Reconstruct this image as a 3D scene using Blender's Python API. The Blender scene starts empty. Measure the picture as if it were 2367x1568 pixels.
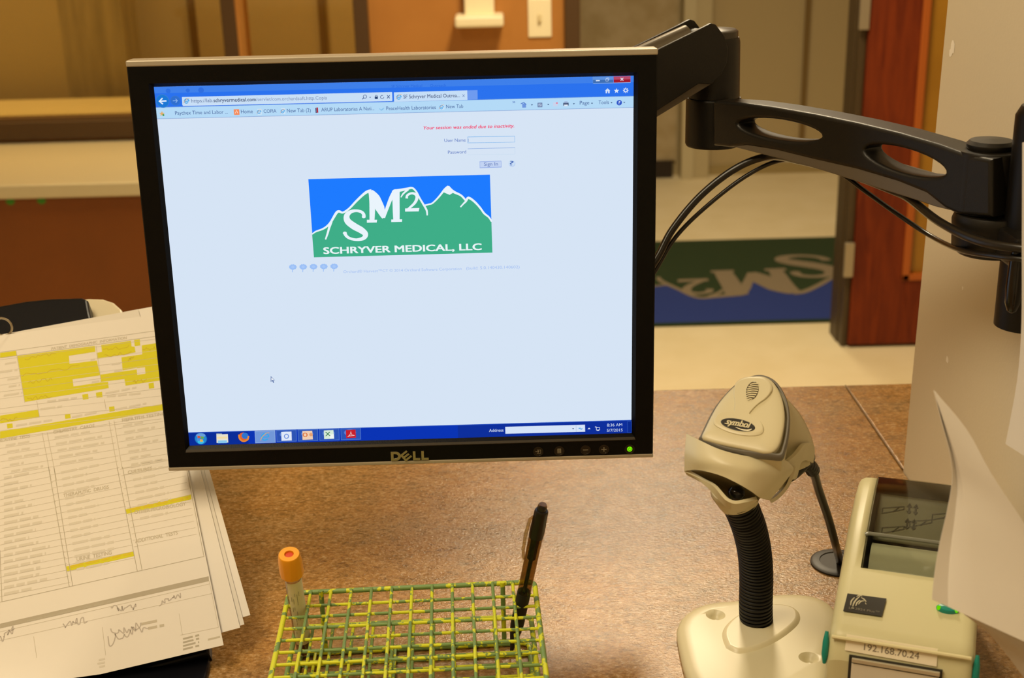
import bpy, bmesh, math, random
import numpy as np
from mathutils import Vector, Matrix
random.seed(7)
rad = math.radians
SC = bpy.context.scene
COL = SC.collection
# ------------------------------------------------------------------ camera, world, lights, exposure
FPX = 3000.0
PITCH, ROLL = rad(19.5), rad(1.5)
X0 = Vector((1, 0, 0)); FW = Vector((0, math.cos(PITCH), -math.sin(PITCH))); U0 = Vector((0, math.sin(PITCH), math.cos(PITCH)))
RT = X0*math.cos(ROLL) - U0*math.sin(ROLL); UP = X0*math.sin(ROLL) + U0*math.cos(ROLL)
CAM = Vector((0, 0, 1.5))
cd = bpy.data.cameras.new('camera'); cam = bpy.data.objects.new('camera', cd); COL.objects.link(cam)
cam.matrix_world = Matrix(((RT.x, UP.x, -FW.x, CAM.x), (RT.y, UP.y, -FW.y, CAM.y), (RT.z, UP.z, -FW.z, CAM.z), (0, 0, 0, 1)))
cd.sensor_width = 36; cd.lens = FPX/2367*36; cd.clip_start = .02; cd.clip_end = 60
cd.dof.use_dof = True; cd.dof.focus_distance = 1.07; cd.dof.aperture_fstop = 9.5
SC.camera = cam
SC.view_settings.view_transform = 'Standard'; SC.view_settings.look = 'None'
SC.view_settings.exposure = 0; SC.view_settings.gamma = 1; SC.view_settings.use_curve_mapping = False
wd = bpy.data.worlds.new('world'); SC.world = wd; wd.use_nodes = True
wd.node_tree.nodes['Background'].inputs[0].default_value = (.95, .78, .52, 1)
wd.node_tree.nodes['Background'].inputs[1].default_value = .15
def area(name, loc, sx, sy, power, col=(.96, .80, .54), rot=(0, 0, 0)):
    l = bpy.data.lights.new(name, 'AREA'); l.shape = 'RECTANGLE'; l.size = sx; l.size_y = sy; l.energy = power; l.color = col
    o = bpy.data.objects.new(name, l); COL.objects.link(o); o.location = loc; o.rotation_euler = rot
    return o
area('ceiling_lamp_front', (0.34, 2.95, 2.66), .34, .75, 58)
area('ceiling_lamp_desk', (-.75, .35, 2.66), .6, 1.2, 30)
area('ceiling_lamp_back', (1.4, -.9, 2.66), 1.2, .6, 7)
area('ceiling_lamp_corridor', (0.9, 5.5, 2.66), .3, 1.2, 20)
area('ceiling_lamp_office', (-1.6, 4.6, 2.66), 1.2, .3, 52)

# ------------------------------------------------------------------ photo geometry helpers (pixel -> point on a real plane)
def ray(u, v): return FW + RT*((u-1183.5)/FPX) - UP*((v-784)/FPX)
def PZ(u, v, z): d = ray(u, v); return CAM + d*((z-CAM.z)/d.z)
def PY(u, v, y): d = ray(u, v); return CAM + d*(y/d.y)
def PX(u, v, x): d = ray(u, v); return CAM + d*(x/d.x)
def PD(u, v, k): return CAM + ray(u, v)*k
class Plane:
    def __init__(s, P, A, B): s.P = Vector(P); s.A = Vector(A).normalized(); s.n = s.A.cross(Vector(B)).normalized(); s.B = s.n.cross(s.A)
    def at(s, u, v):
        d = ray(u, v); q = CAM + d*(((s.P-CAM).dot(s.n))/d.dot(s.n)) - s.P
        return (q.dot(s.A), q.dot(s.B))
    def w(s, x, y, h=0): return s.P + s.A*x + s.B*y + s.n*h
    def m(s): return Matrix(((s.A.x, s.B.x, s.n.x, s.P.x), (s.A.y, s.B.y, s.n.y, s.P.y), (s.A.z, s.B.z, s.n.z, s.P.z), (0, 0, 0, 1)))

# ------------------------------------------------------------------ materials
MATS = {}
def lin(h):
    h = h.lstrip('#'); c = [int(h[i:i+2], 16)/255 for i in (0, 2, 4)]
    return tuple((x/12.92 if x <= .04045 else ((x+.055)/1.055)**2.4) for x in c) + (1,)
def mat(name, col, rough=.5, metal=0, spec=.5, bump=0, bscale=60, coat=0, noise=None, nscale=30, emit=None, estr=1, trans=0, stretch=None):
    if name in MATS: return MATS[name]
    m = bpy.data.materials.new(name); m.use_nodes = True; nt = m.node_tree; b = nt.nodes['Principled BSDF']
    c = lin(col) if isinstance(col, str) else tuple(col)+(1,)
    b.inputs['Base Color'].default_value = c; b.inputs['Roughness'].default_value = rough; b.inputs['Metallic'].default_value = metal
    b.inputs['Specular IOR Level'].default_value = spec; b.inputs['Coat Weight'].default_value = coat
    b.inputs['Transmission Weight'].default_value = trans
    if emit: b.inputs['Emission Color'].default_value = lin(emit); b.inputs['Emission Strength'].default_value = estr
    tc = nt.nodes.new('ShaderNodeTexCoord')
    if noise:
        n = nt.nodes.new('ShaderNodeTexNoise'); n.inputs['Scale'].default_value = nscale; n.inputs['Detail'].default_value = 5
        r = nt.nodes.new('ShaderNodeValToRGB'); r.color_ramp.elements[0].color = c; r.color_ramp.elements[1].color = lin(noise)
        r.color_ramp.elements[0].position = .35; r.color_ramp.elements[1].position = .65
        if stretch:
            mpp = nt.nodes.new('ShaderNodeMapping'); mpp.inputs['Scale'].default_value = stretch; nt.links.new(tc.outputs['Object'], mpp.inputs[0]); nt.links.new(mpp.outputs[0], n.inputs['Vector'])
        else: nt.links.new(tc.outputs['Object'], n.inputs['Vector'])
        nt.links.new(n.outputs['Fac'], r.inputs[0]); nt.links.new(r.outputs[0], b.inputs['Base Color'])
    if bump:
        n = nt.nodes.new('ShaderNodeTexNoise'); n.inputs['Scale'].default_value = bscale; n.inputs['Detail'].default_value = 3
        bp = nt.nodes.new('ShaderNodeBump'); bp.inputs['Strength'].default_value = bump; bp.inputs['Distance'].default_value = .002
        nt.links.new(tc.outputs['Object'], n.inputs['Vector']); nt.links.new(n.outputs['Fac'], bp.inputs['Height']); nt.links.new(bp.outputs[0], b.inputs['Normal'])
    MATS[name] = m; return m
def glow(col, s=1.0):
    k = 'glow_%s_%s' % (col, s)
    if k in MATS: return MATS[k]
    m = bpy.data.materials.new(k); m.use_nodes = True; nt = m.node_tree; nt.nodes.clear()
    e = nt.nodes.new('ShaderNodeEmission'); e.inputs[0].default_value = lin(col); e.inputs[1].default_value = s
    o = nt.nodes.new('ShaderNodeOutputMaterial'); nt.links.new(e.outputs[0], o.inputs[0]); MATS[k] = m; return m
def glass(name, tint, rough=.02, refl=.5):
    m = bpy.data.materials.new(name); m.use_nodes = True; nt = m.node_tree; nt.nodes.clear()
    t = nt.nodes.new('ShaderNodeBsdfTransparent'); t.inputs[0].default_value = lin(tint)
    g = nt.nodes.new('ShaderNodeBsdfGlossy'); g.inputs['Roughness'].default_value = rough
    lw = nt.nodes.new('ShaderNodeLayerWeight'); lw.inputs[0].default_value = .5
    pw = nt.nodes.new('ShaderNodeMath'); pw.operation = 'POWER'; pw.inputs[1].default_value = 4.5; nt.links.new(lw.outputs['Facing'], pw.inputs[0])
    f = nt.nodes.new('ShaderNodeMath'); f.operation = 'MULTIPLY_ADD'; f.inputs[1].default_value = .85; f.inputs[2].default_value = .045; nt.links.new(pw.outputs[0], f.inputs[0])
    mx = nt.nodes.new('ShaderNodeMixShader'); o = nt.nodes.new('ShaderNodeOutputMaterial')
    nt.links.new(f.outputs[0], mx.inputs[0]); nt.links.new(t.outputs[0], mx.inputs[1]); nt.links.new(g.outputs[0], mx.inputs[2]); nt.links.new(mx.outputs[0], o.inputs[0])
    MATS[name] = m; return m

# ------------------------------------------------------------------ mesh builder
class MB:
    """collects faces (with material slots) that become ONE mesh object"""
    def __init__(s): s.v = []; s.f = []; s.mi = []; s.ms = []; s.sm = []
    def slot(s, m):
        if m not in s.ms: s.ms.append(m)
        return s.ms.index(m)
    def add(s, vs, fs, m, smooth=False):
        o = len(s.v); s.v += [tuple(v) for v in vs]; k = s.slot(m)
        for f in fs: s.f.append([i+o for i in f]); s.mi.append(k); s.sm.append(smooth)
        return s
    def addbm(s, bm, m, smooth=False, mtx=None):
        bm.verts.index_update()
        s.add([(mtx @ v.co if mtx else v.co) for v in bm.verts], [[v.index for v in f.verts] for f in bm.faces], m, smooth); bm.free(); return s
    def box(s, lo, hi, m, bev=0, mtx=None, seg=2):
        bm = bmesh.new(); bmesh.ops.create_cube(bm, size=1)
        for v in bm.verts:
            for i in range(3): v.co[i] = lo[i] + (v.co[i]+.5)*(hi[i]-lo[i])
        if bev: bmesh.ops.bevel(bm, geom=list(bm.edges), offset=bev, segments=seg, affect='EDGES', profile=.5)
        return s.addbm(bm, m, False, mtx)
    def tube(s, pts, r, m, n=12, caps=True):
        P = [Vector(p) for p in pts]; R = r if isinstance(r, (list, tuple)) else [r]*len(P)
        t0 = (P[1]-P[0]).normalized(); up = Vector((0, 0, 1)) if abs(t0.z) < .9 else Vector((1, 0, 0))
        a = t0.cross(up).normalized(); vs = []; fs = []
        for i, p in enumerate(P):
            t = ((P[min(i+1, len(P)-1)]-p).normalized() + (p-P[max(i-1, 0)]).normalized())
            t = t.normalized() if t.length > 1e-9 else t0
            a = (a - t*a.dot(t)).normalized(); b = t.cross(a)
            for j in range(n):
                an = 2*math.pi*j/n; vs.append(p + (a*math.cos(an)+b*math.sin(an))*R[i])
        for i in range(len(P)-1):
            for j in range(n): fs.append((i*n+j, i*n+(j+1) % n, (i+1)*n+(j+1) % n, (i+1)*n+j))
        if caps: fs.append(tuple(range(n))[::-1]); fs.append(tuple((len(P)-1)*n+j for j in range(n)))
        return s.add(vs, fs, m, True)
    def lathe(s, prof, m, n=32, mtx=None):
        vs = []; fs = []
        for (r, z) in prof:
            for j in range(n): vs.append(Vector((r*math.cos(2*math.pi*j/n), r*math.sin(2*math.pi*j/n), z)))
        for i in range(len(prof)-1):
            for j in range(n): fs.append((i*n+j, i*n+(j+1) % n, (i+1)*n+(j+1) % n, (i+1)*n+j))
        fs.append(tuple(range(n))[::-1]); fs.append(tuple((len(prof)-1)*n+j for j in range(n)))
        if mtx: vs = [mtx @ v for v in vs]
        return s.add(vs, fs, m, True)
    def loft(s, rings, m, closed=True, caps=True, smooth=True):
        n = len(rings[0]); vs = [v for r in rings for v in r]; fs = []
        for i in range(len(rings)-1):
            for j in range(n if closed else n-1): fs.append((i*n+j, i*n+(j+1) % n, (i+1)*n+(j+1) % n, (i+1)*n+j))
        if caps and closed: fs.append(tuple(range(n))[::-1]); fs.append(tuple((len(rings)-1)*n+j for j in range(n)))
        return s.add(vs, fs, m, smooth)
    def prism(s, poly, z0, z1, m, mtx=None, bev=0, smooth=False):
        bm = bmesh.new(); a = [bm.verts.new((x, y, z0)) for x, y in poly]; f = bm.faces.new(a)
        r = bmesh.ops.extrude_face_region(bm, geom=[f])
        for g in r['geom']:
            if isinstance(g, bmesh.types.BMVert): g.co.z = z1
        bmesh.ops.recalc_face_normals(bm, faces=bm.faces)
        if bev:
            es = [e for e in bm.edges if abs(e.verts[0].co.z-z1) < 1e-7 and abs(e.verts[1].co.z-z1) < 1e-7]
            bmesh.ops.bevel(bm, geom=es, offset=bev, segments=4, affect='EDGES', profile=.5)
        return s.addbm(bm, m, smooth, mtx)
    def sheet(s, rows, m, th=0, smooth=True):
        """open surface through a grid of points, with real thickness when th"""
        nr, nc = len(rows), len(rows[0]); P = [[Vector(p) for p in r] for r in rows]
        fs = [(i*nc+j, i*nc+j+1, (i+1)*nc+j+1, (i+1)*nc+j) for i in range(nr-1) for j in range(nc-1)]
        if not th: return s.add([p for r in P for p in r], fs, m, smooth)
        N = []
        for i in range(nr):
            for j in range(nc):
                a = P[min(i+1, nr-1)][j]-P[max(i-1, 0)][j]; b = P[i][min(j+1, nc-1)]-P[i][max(j-1, 0)]
                N.append(a.cross(b).normalized())
        fl = [p for r in P for p in r]; o = len(fl)
        vs = fl + [p+n*th for p, n in zip(fl, N)]; f2 = [tuple(i+o for i in f)[::-1] for f in fs]
        bd = [j for j in range(nc)] + [i*nc+nc-1 for i in range(1, nr)] + [(nr-1)*nc+j for j in range(nc-2, -1, -1)] + [i*nc for i in range(nr-2, 0, -1)]
        side = [(bd[k], bd[(k+1) % len(bd)], bd[(k+1) % len(bd)]+o, bd[k]+o)[::-1] for k in range(len(bd))]
        return s.add(vs, fs+f2+side, m, smooth)
    # flat artwork on a plane, at height h over it
    def poly2(s, pl, pts, h, m):
        bm = bmesh.new(); a = [bm.verts.new((x, y, 0)) for x, y in pts]; f = bm.faces.new(a)
        bmesh.ops.triangulate(bm, faces=[f]); bm.normal_update()
        for f in bm.faces:
            if f.normal.z < 0: f.normal_flip()
        bm.verts.index_update()
        s.add([pl.w(v.co.x, v.co.y, h) for v in bm.verts], [[v.index for v in f.verts] for f in bm.faces], m); bm.free(); return s
    def rect2(s, pl, x0, y0, x1, y1, h, m): return s.poly2(pl, [(x0, y0), (x1, y0), (x1, y1), (x0, y1)], h, m)
    def stroke2(s, pl, pts, w, h, m, closed=False, smooth=True):
        P = [Vector(p[:2]) for p in pts]; W = list(w) if isinstance(w, (list, tuple)) else [w]*len(P)
        if smooth and len(P) > 2:
            Q = []; V = []
            for i in range(len(P)-1):
                p0, p1, p2, p3 = P[max(i-1, 0)], P[i], P[i+1], P[min(i+2, len(P)-1)]
                for k in range(5):
                    t = k/5; Q.append(.5*((2*p1)+(p2-p0)*t+(2*p0-5*p1+4*p2-p3)*t*t+(3*p1-p0-3*p2+p3)*t**3)); V.append(W[i]*(1-t)+W[i+1]*t)
            Q.append(P[-1]); V.append(W[-1]); P, W = Q, V
        vs = []; fs = []
        for i, p in enumerate(P):
            t = (P[min(i+1, len(P)-1)]-P[max(i-1, 0)]); t = t.normalized() if t.length > 0 else Vector((1, 0)); n = Vector((-t.y, t.x))*W[i]/2
            vs += [pl.w(*(p-n), h), pl.w(*(p+n), h)]
        for i in range(len(P)-1): fs.append((2*i, 2*i+2, 2*i+3, 2*i+1))
        return s.add(vs, fs, m)
    def disc2(s, pl, x, y, r, h, m, n=24, ry=None):
        return s.poly2(pl, [(x+r*math.cos(2*math.pi*k/n), y+(ry or r)*math.sin(2*math.pi*k/n)) for k in range(n)], h, m)
    def text2(s, pl, txt, x, y, cap, h, m, width=None, bold=0, shear=0, ang=0, th=0):
        """lettering with its baseline start at (x,y), capital height cap, fitted to width"""
        vs, fs = glyphs(txt, 0, shear); mx = max(v[0] for v in vs); mn = min(v[0] for v in vs); k = cap/.729
        kx = (width/(mx-mn)) if width else k; c, sn = math.cos(ang), math.sin(ang); out = []
        for v in vs:
            a = (v[0]-mn)*kx; b = v[1]*k; out.append((x+a*c-b*sn, y+a*sn+b*c))
        if bold and not th:
            for i, (du_, dv_) in enumerate(((1, .4), (1, -.4), (-1, .4), (-1, -.4), (0, 0))): s.add([pl.w(a+du_*bold*cap*1.1, b+dv_*bold*cap*1.1, h+i*2e-6) for a, b in out], fs, m)
            return s
        if not th: return s.add([pl.w(a, b, h) for a, b in out], fs, m)
        n = len(out); ed = {}
        for f in fs:
            for i in range(len(f)): e = (f[i], f[(i+1) % len(f)]); ed[e] = 1
        side = [(a, b, b+n, a+n)[::-1] for (a, b) in ed if (b, a) not in ed]
        return s.add([pl.w(a, b, h) for a, b in out]+[pl.w(a, b, h+th) for a, b in out], [tuple(reversed(f)) for f in fs]+[tuple(i+n for i in f) for f in fs]+[t[::-1] for t in side], m)
    def build(s, name, parent=None, origin=None, autosm=True):
        me = bpy.data.meshes.new(name); o = Vector(origin) if origin is not None else Vector((0, 0, 0))
        me.from_pydata([tuple(Vector(v)-o) for v in s.v], [], s.f)
        for m in s.ms: me.materials.append(m)
        me.polygons.foreach_set('material_index', s.mi); me.polygons.foreach_set('use_smooth', s.sm); me.update()
        if autosm and any(s.sm):
            try: me.set_sharp_from_angle(angle=rad(40))
            except Exception: pass
        ob = bpy.data.objects.new(name, me); COL.objects.link(ob)
        if autosm and any(s.sm): wn = ob.modifiers.new('normals', 'WEIGHTED_NORMAL'); wn.keep_sharp = True
        if parent is not None:
            ob.parent = parent
            acc = Vector((0, 0, 0)); p = parent
            while p is not None: acc += p.location; p = p.parent
            ob.location = o-acc
        else: ob.location = o
        return ob
_G = {}
def glyphs(txt, bold=0, shear=0):
    k = (txt, bold, shear)
    if k not in _G:
        cu = bpy.data.curves.new('t', 'FONT'); cu.body = txt; cu.size = 1; cu.offset = bold; cu.shear = shear; cu.resolution_u = 3
        o = bpy.data.objects.new('t', cu); COL.objects.link(o)
        dg = bpy.context.evaluated_depsgraph_get(); me = o.evaluated_get(dg).to_mesh()
        vs = [(v.co.x, v.co.y) for v in me.vertices]; fs = []
        for p in me.polygons:
            i = list(p.vertices); ar = sum(vs[i[j]][0]*vs[i[(j+1) % len(i)]][1]-vs[i[(j+1) % len(i)]][0]*vs[i[j]][1] for j in range(len(i)))
            fs.append(i if ar > 0 else i[::-1])
        _G[k] = (vs, fs); bpy.data.objects.remove(o); bpy.data.curves.remove(cu)
    return _G[k]
def curve(pts, n=8):
    P = [Vector(p) for p in pts]; Q = []
    for i in range(len(P)-1):
        p0, p1, p2, p3 = P[max(i-1, 0)], P[i], P[i+1], P[min(i+2, len(P)-1)]
        for k in range(n):
            t = k/n; Q.append(.5*((2*p1)+(p2-p0)*t+(2*p0-5*p1+4*p2-p3)*t*t+(3*p1-p0-3*p2+p3)*t**3))
    Q.append(P[-1]); return Q
def empty(name, loc, label, cat, group=None):
    o = bpy.data.objects.new(name, None); COL.objects.link(o); o.location = loc; o.empty_display_size = .05
    return tag(o, label, cat, group)
def tag(o, label, cat, group=None):
    o['label'] = label; o['category'] = cat
    if group: o['group'] = group
    return o
def struct(o, label=None):
    o['kind'] = 'structure'
    if label: o['label'] = label
    return o
# ================================================================== THE ROOM
M_floor = mat('floor_vinyl', '#ecdcb4', .45, noise='#e6d5aa', nscale=6)
M_wall = mat('wall_paint', '#e2d8c2', .7, bump=.05, bscale=300)
M_orange = mat('orange_panel', '#b07632', .5, noise='#ab712e', nscale=8)
M_bronze = mat('bronze_frame', '#4a3214', .5)
M_ceil = mat('ceiling_tile', '#e8e2d4', .9)
def wallbox(name, lo, hi, m):
    b = MB(); b.box(lo, hi, m); return struct(b.build(name))
wallbox('floor', (-3, -1.6, -.1), (3, 7, 0), M_floor)
wallbox('ceiling', (-3, -1.6, 2.7), (3, 7, 2.8), M_ceil)
wallbox('wall_left', (-3.1, -1.6, 0), (-3, 7, 2.7), M_wall)
wallbox('wall_right', (3, -1.6, 0), (3.1, 7, 2.7), M_wall)
wallbox('wall_front', (-3.1, -1.7, 0), (3.1, -1.6, 2.7), M_wall)
wallbox('wall_far', (-3.1, 6.77, 0), (3.1, 6.87, 2.7), mat('wall_far_paint', '#b5a378', .7))
# wall with the window and the doorway (Y 4.15 - 4.27)
wb = MB()
wb.box((-3, 4.15, 0), (-.465, 4.27, .755), M_orange); wb.box((-.44, 4.15, 0), (.195, 4.27, 2.7), M_orange)
wb.box((-3, 4.15, 2.1), (-.44, 4.27, 2.7), M_orange); wb.box((.195, 4.15, 2.12), (1.13, 4.27, 2.7), M_orange)
wb.box((1.13, 4.15, 0), (3, 4.27, 2.7), M_orange)
struct(wb.build('wall_back'))
# window frame, mullions, panes
win = bpy.data.objects.new('window_1', None); COL.objects.link(win); win.location = (-1.7, 4.2, .755); struct(win, 'brown-framed interior window above the pale side counter')
b = MB(); b.box((-3, 4.12, .755), (-.44, 4.26, .812), M_bronze, .004); b.box((-3, 4.14, .812), (-.44, 4.16, .822), mat('bronze_bead', '#6a4c28', .5)); b.box((-3, 4.12, 2.04), (-.44, 4.26, 2.1), M_bronze, .004)
b.build('window_frame', win)
for x in (-.85, -.442): MB().box((x-.022, 4.115, .812), (x+.022, 4.26, 2.04), M_bronze, .003).build('mullion', win)
MB().box((-.827, 4.12, .812), (-.815, 4.26, 2.04), M_orange).build('reveal_strip', win)
for x0, x1 in ((-3, -.872), (-.815, -.464)): MB().box((x0, 4.19, .812), (x1, 4.196, 2.04), glass('window_glass%d' % int(x1*-100), '#e9ddc0')).build('pane', win)
MB().box((-3, 4.262, .77), (-.9, 4.75, .79), mat('inner_ledge', '#b9aa78', .5), .003).build('window_sill', win)
# room seen through the window
M_office = mat('office_wall', '#cfc090', .7)
wallbox('wall_office', (-3, 5.6, 0), (-.1, 5.68, 2.7), M_office)
b = MB(); xa, xb = PY(138, 60, 4.9).x, PY(284, 60, 4.9).x; b.box((xa, 4.9, 0), (xb, 5.1, 2.3), mat('streaky_curtain', '#a99a66', .8, noise='#8f814e', nscale=30, stretch=(1, 1, .12))); struct(b.build('trim_1'))
b = MB(); b.box((-3, 4.9, 0), (xa, 5.1, 2.3), mat('office_side', '#b5a56e', .8)); struct(b.build('trim_2'))
for i, x in enumerate((PY(442, 30, 5.58).x, PY(745, 60, 5.58).x)):
    struct(MB().box((x-.014, 5.58, 0), (x+.014, 5.6, 2.6), mat('joint_dark', '#7d6434', .8)).build('trim_%d' % (3+i)))
wallbox('wall_office_side', (-.2, 4.27, 0), (-.1, 5.6, 2.7), M_office)
# far corridor wall: mottled door, pale column, joint line
b = MB(); b.box((.25, 6.73, .09), (.885, 6.77, 2.1), mat('mottled_door', '#b9a884', .7, noise='#a8956c', nscale=9)); b.build('leaf')
d2 = bpy.data.objects['leaf']; d2.name = 'door_2'; struct(d2, 'mottled tan door leaf at the far end of the corridor')
struct(MB().box((.3, 6.71, 0), (.866, 6.77, .09), mat('black_kick', '#241809', .6)).build('baseboard_far'))
b = MB(); b.box((.905, 6.66, 0), (.965, 6.77, 2.7), mat('column_pale', '#c9bd98', .7)); b.box((.965, 6.68, 0), (1.05, 6.77, 2.7), mat('column_pale2', '#bfb18a', .7)); struct(b.build('trim_5'))
struct(MB().box((1.05, 6.75, 0), (1.062, 6.77, 2.7), mat('joint_dark', '#7d6434', .8)).build('trim_6'))
struct(MB().box((1.535, 6.755, 0), (1.56, 6.77, 2.7), mat('joint_dark', '#7d6434', .8)).build('trim_7'))
struct(MB().box((1.062, 6.75, 0), (3, 6.77, .05), mat('base_far', '#a3905f', .7)).build('baseboard_corridor'))
# doorway and open door
door = bpy.data.objects.new('door_1', None); COL.objects.link(door); door.location = (1.12, 4.1, 0); struct(door, 'reddish brown wooden door with glass panel, standing open beside the doorway')
M_wood = bpy.data.materials.new('door_wood'); M_wood.use_nodes = True; nt = M_wood.node_tree; bs = nt.nodes['Principled BSDF']; bs.inputs['Roughness'].default_value = .55; bs.inputs['Specular IOR Level'].default_value = .25
tc = nt.nodes.new('ShaderNodeTexCoord'); mp = nt.nodes.new('ShaderNodeMapping'); mp.inputs['Scale'].default_value = (14, 14, 1.5)
nn = nt.nodes.new('ShaderNodeTexNoise'); nn.inputs['Scale'].default_value = 2.5; nn.inputs['Detail'].default_value = 6; nn.inputs['Distortion'].default_value = 1.2
rr = nt.nodes.new('ShaderNodeValToRGB'); rr.color_ramp.elements[0].color = lin('#571b05'); rr.color_ramp.elements[1].color = lin('#7a300b'); rr.color_ramp.elements[0].position = .3; rr.color_ramp.elements[1].position = .7
nt.links.new(tc.outputs['Object'], mp.inputs[0]); nt.links.new(mp.outputs[0], nn.inputs[0]); nt.links.new(nn.outputs[0], rr.inputs[0]); nt.links.new(rr.outputs[0], bs.inputs[0])
b = MB()
b.box((1.118, 4.055, .012), (1.295, 4.1, 2.08), M_wood, .002); b.box((1.295, 4.055, .012), (2.0, 4.1, .25), M_wood, .002); b.box((1.85, 4.055, .25), (2.0, 4.1, 2.08), M_wood, .002); b.box((1.295, 4.055, 1.9), (1.85, 4.1, 2.08), M_wood, .002)
b.build('door_leaf', door)
M_mould = mat('door_moulding', '#a55412', .5)
b = MB(); b.box((1.279, 4.048, .232), (1.303, 4.1, 1.92), M_mould, .003); b.box((1.279, 4.048, .232), (1.87, 4.1, .254), M_mould, .003); b.build('glass_moulding', door)
MB().box((1.303, 4.07, .254), (1.85, 4.076, 1.9), mat('door_pane', '#96691a', .3, noise='#a17320', nscale=4)).build('pane', door)
for z in (.25, 1.04):
    MB().box((1.086, 4.045, z), (1.116, 4.06, z+.115), mat('hinge_steel', '#a89c84', .4, .6), .002).build('hinge', door)
b = MB(); b.box((1.093, 4.12, 0), (1.129, 4.215, 2.12), mat('jamb_bronze', '#43331a', .5), .003); b.box((1.11, 4.215, 0), (1.13, 4.27, 2.12), mat('jamb_bronze', '#43331a', .5), .003); b.box((.19, 4.12, 0), (.237, 4.29, 2.12), M_bronze, .003); b.box((.19, 4.12, 2.08), (1.124, 4.29, 2.14), M_bronze, .003)
b.box((1.097, 4.07, 0), (1.117, 4.12, 2.12), mat('jamb_bronze', '#43331a', .5), .003)
b.build('door_frame', door)

# ------------------------------------------------------------------ logo artwork shared by the screen and the floor mat (unit square, y down)
def ZL(x, y):   # logo zoom coordinates -> unit logo coordinates
    u, v = 640+x/3.8177, 380+y/3.8177
    return u, v
def ell(cx, cy, rx, ry, a, n=28): return [(cx+rx*math.cos(k*2*math.pi/n)*math.cos(a)-ry*math.sin(k*2*math.pi/n)*math.sin(a), cy+rx*math.cos(k*2*math.pi/n)*math.sin(a)+ry*math.sin(k*2*math.pi/n)*math.cos(a)) for k in range(n)]
LOGO = dict(
    green=[(312, 620), (345, 595), (400, 575), (440, 550), (475, 510), (500, 470), (530, 420), (555, 412), (585, 422), (640, 382), (700, 318), (760, 262), (800, 238), (840, 235), (880, 290), (955, 400), (1010, 290), (1050, 225), (1120, 222), (1190, 210), (1230, 240), (1270, 310), (1300, 358), (1370, 345), (1430, 285), (1480, 215), (1512, 192), (1560, 240), (1630, 275), (1665, 318), (1690, 292), (1740, 322), (1790, 375), (1830, 430), (1870, 465), (1893, 500)],
    strokes=[([(312, 615), (345, 592), (400, 572), (440, 548), (475, 512), (500, 470), (528, 425), (550, 414), (585, 424), (640, 388), (700, 325), (760, 268), (800, 240), (835, 235)], [10, 14, 16, 18, 20, 22, 24, 22, 18, 18, 20, 22, 26, 34]),
             ([(480, 505), (462, 560), (448, 610), (430, 662)], [26, 20, 18, 12]),
             ([(668, 360), (650, 380)], [16, 8]),
             ([(1040, 235), (1100, 225), (1150, 215), (1195, 208), (1230, 240), (1262, 300), (1295, 355), (1322, 405), (1327, 450)], [30, 26, 22, 18, 16, 16, 18, 18, 12]),
             ([(1095, 290), (1112, 262), (1135, 240), (1160, 222)], [8, 14, 16, 16]),
             ([(1300, 362), (1340, 352), (1375, 340), (1430, 285), (1480, 222), (1512, 192)], [14, 14, 14, 16, 20, 16]),
             ([(1512, 192), (1555, 238), (1620, 270), (1650, 298), (1668, 322)], [16, 24, 18, 18, 14]),
             ([(1620, 376), (1645, 348), (1668, 325), (1690, 294), (1740, 325), (1790, 378), (1830, 432), (1870, 465), (1895, 504)], [12, 14, 18, 22, 20, 18, 18, 16, 14]),
             ([(768, 468), (766, 440), (745, 418), (700, 408), (652, 418), (618, 452), (626, 500), (682, 545), (745, 580), (782, 615), (765, 650), (705, 664), (645, 652), (612, 628), (600, 600)], [34, 30, 26, 24, 32, 50, 60, 64, 60, 50, 36, 24, 24, 28, 34]),
             ([(838, 250), (842, 330), (842, 420), (840, 498)], [56, 52, 50, 44]),
             ([(828, 236), (868, 295), (910, 385), (944, 472)], [40, 84, 84, 30]),
             ([(942, 470), (975, 380), (1010, 290), (1042, 232)], [26, 30, 34, 34]),
             ([(1050, 232), (1052, 330), (1054, 420), (1056, 498)], [70, 64, 62, 56]),
             ([(1146, 300), (1152, 272), (1190, 254), (1228, 266), (1236, 298), (1212, 345), (1150, 400)], [24, 20, 20, 26, 28, 24, 16])],
    polys=[[(795, 488), (885, 488), (882, 512), (795, 514)], [(1010, 486), (1106, 484), (1104, 506), (1010, 508)], ell(836, 252, 27, 25, 0, 14), ell(1048, 248, 34, 30, 0, 14), ell(767, 462, 17, 12, 0, 12), ell(600, 606, 17, 14, 0, 12), [(1132, 388), (1258, 384), (1252, 414), (1132, 416)], [(1470, 245), (1512, 188), (1562, 245), (1525, 268)]])
def draw_logo(mb, pl, f, h, mw, mg, mb_, k, rect, bottom):
    """f maps logo zoom coordinates to plane coordinates, k is the width scale"""
    mb.poly2(pl, [f(*p) for p in rect], h, mb_)
    mb.poly2(pl, [f(*p) for p in LOGO['green']+bottom], h+.0001, mg)
    for i, (pts, w) in enumerate(LOGO['strokes']): mb.stroke2(pl, [f(*p) for p in pts], [x*k for x in w], h+.0002+i*2e-6, mw, smooth=len(pts) > 2)
    for p in LOGO['polys']: mb.poly2(pl, [f(*q) for q in p], h+.00024, mw)

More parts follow.
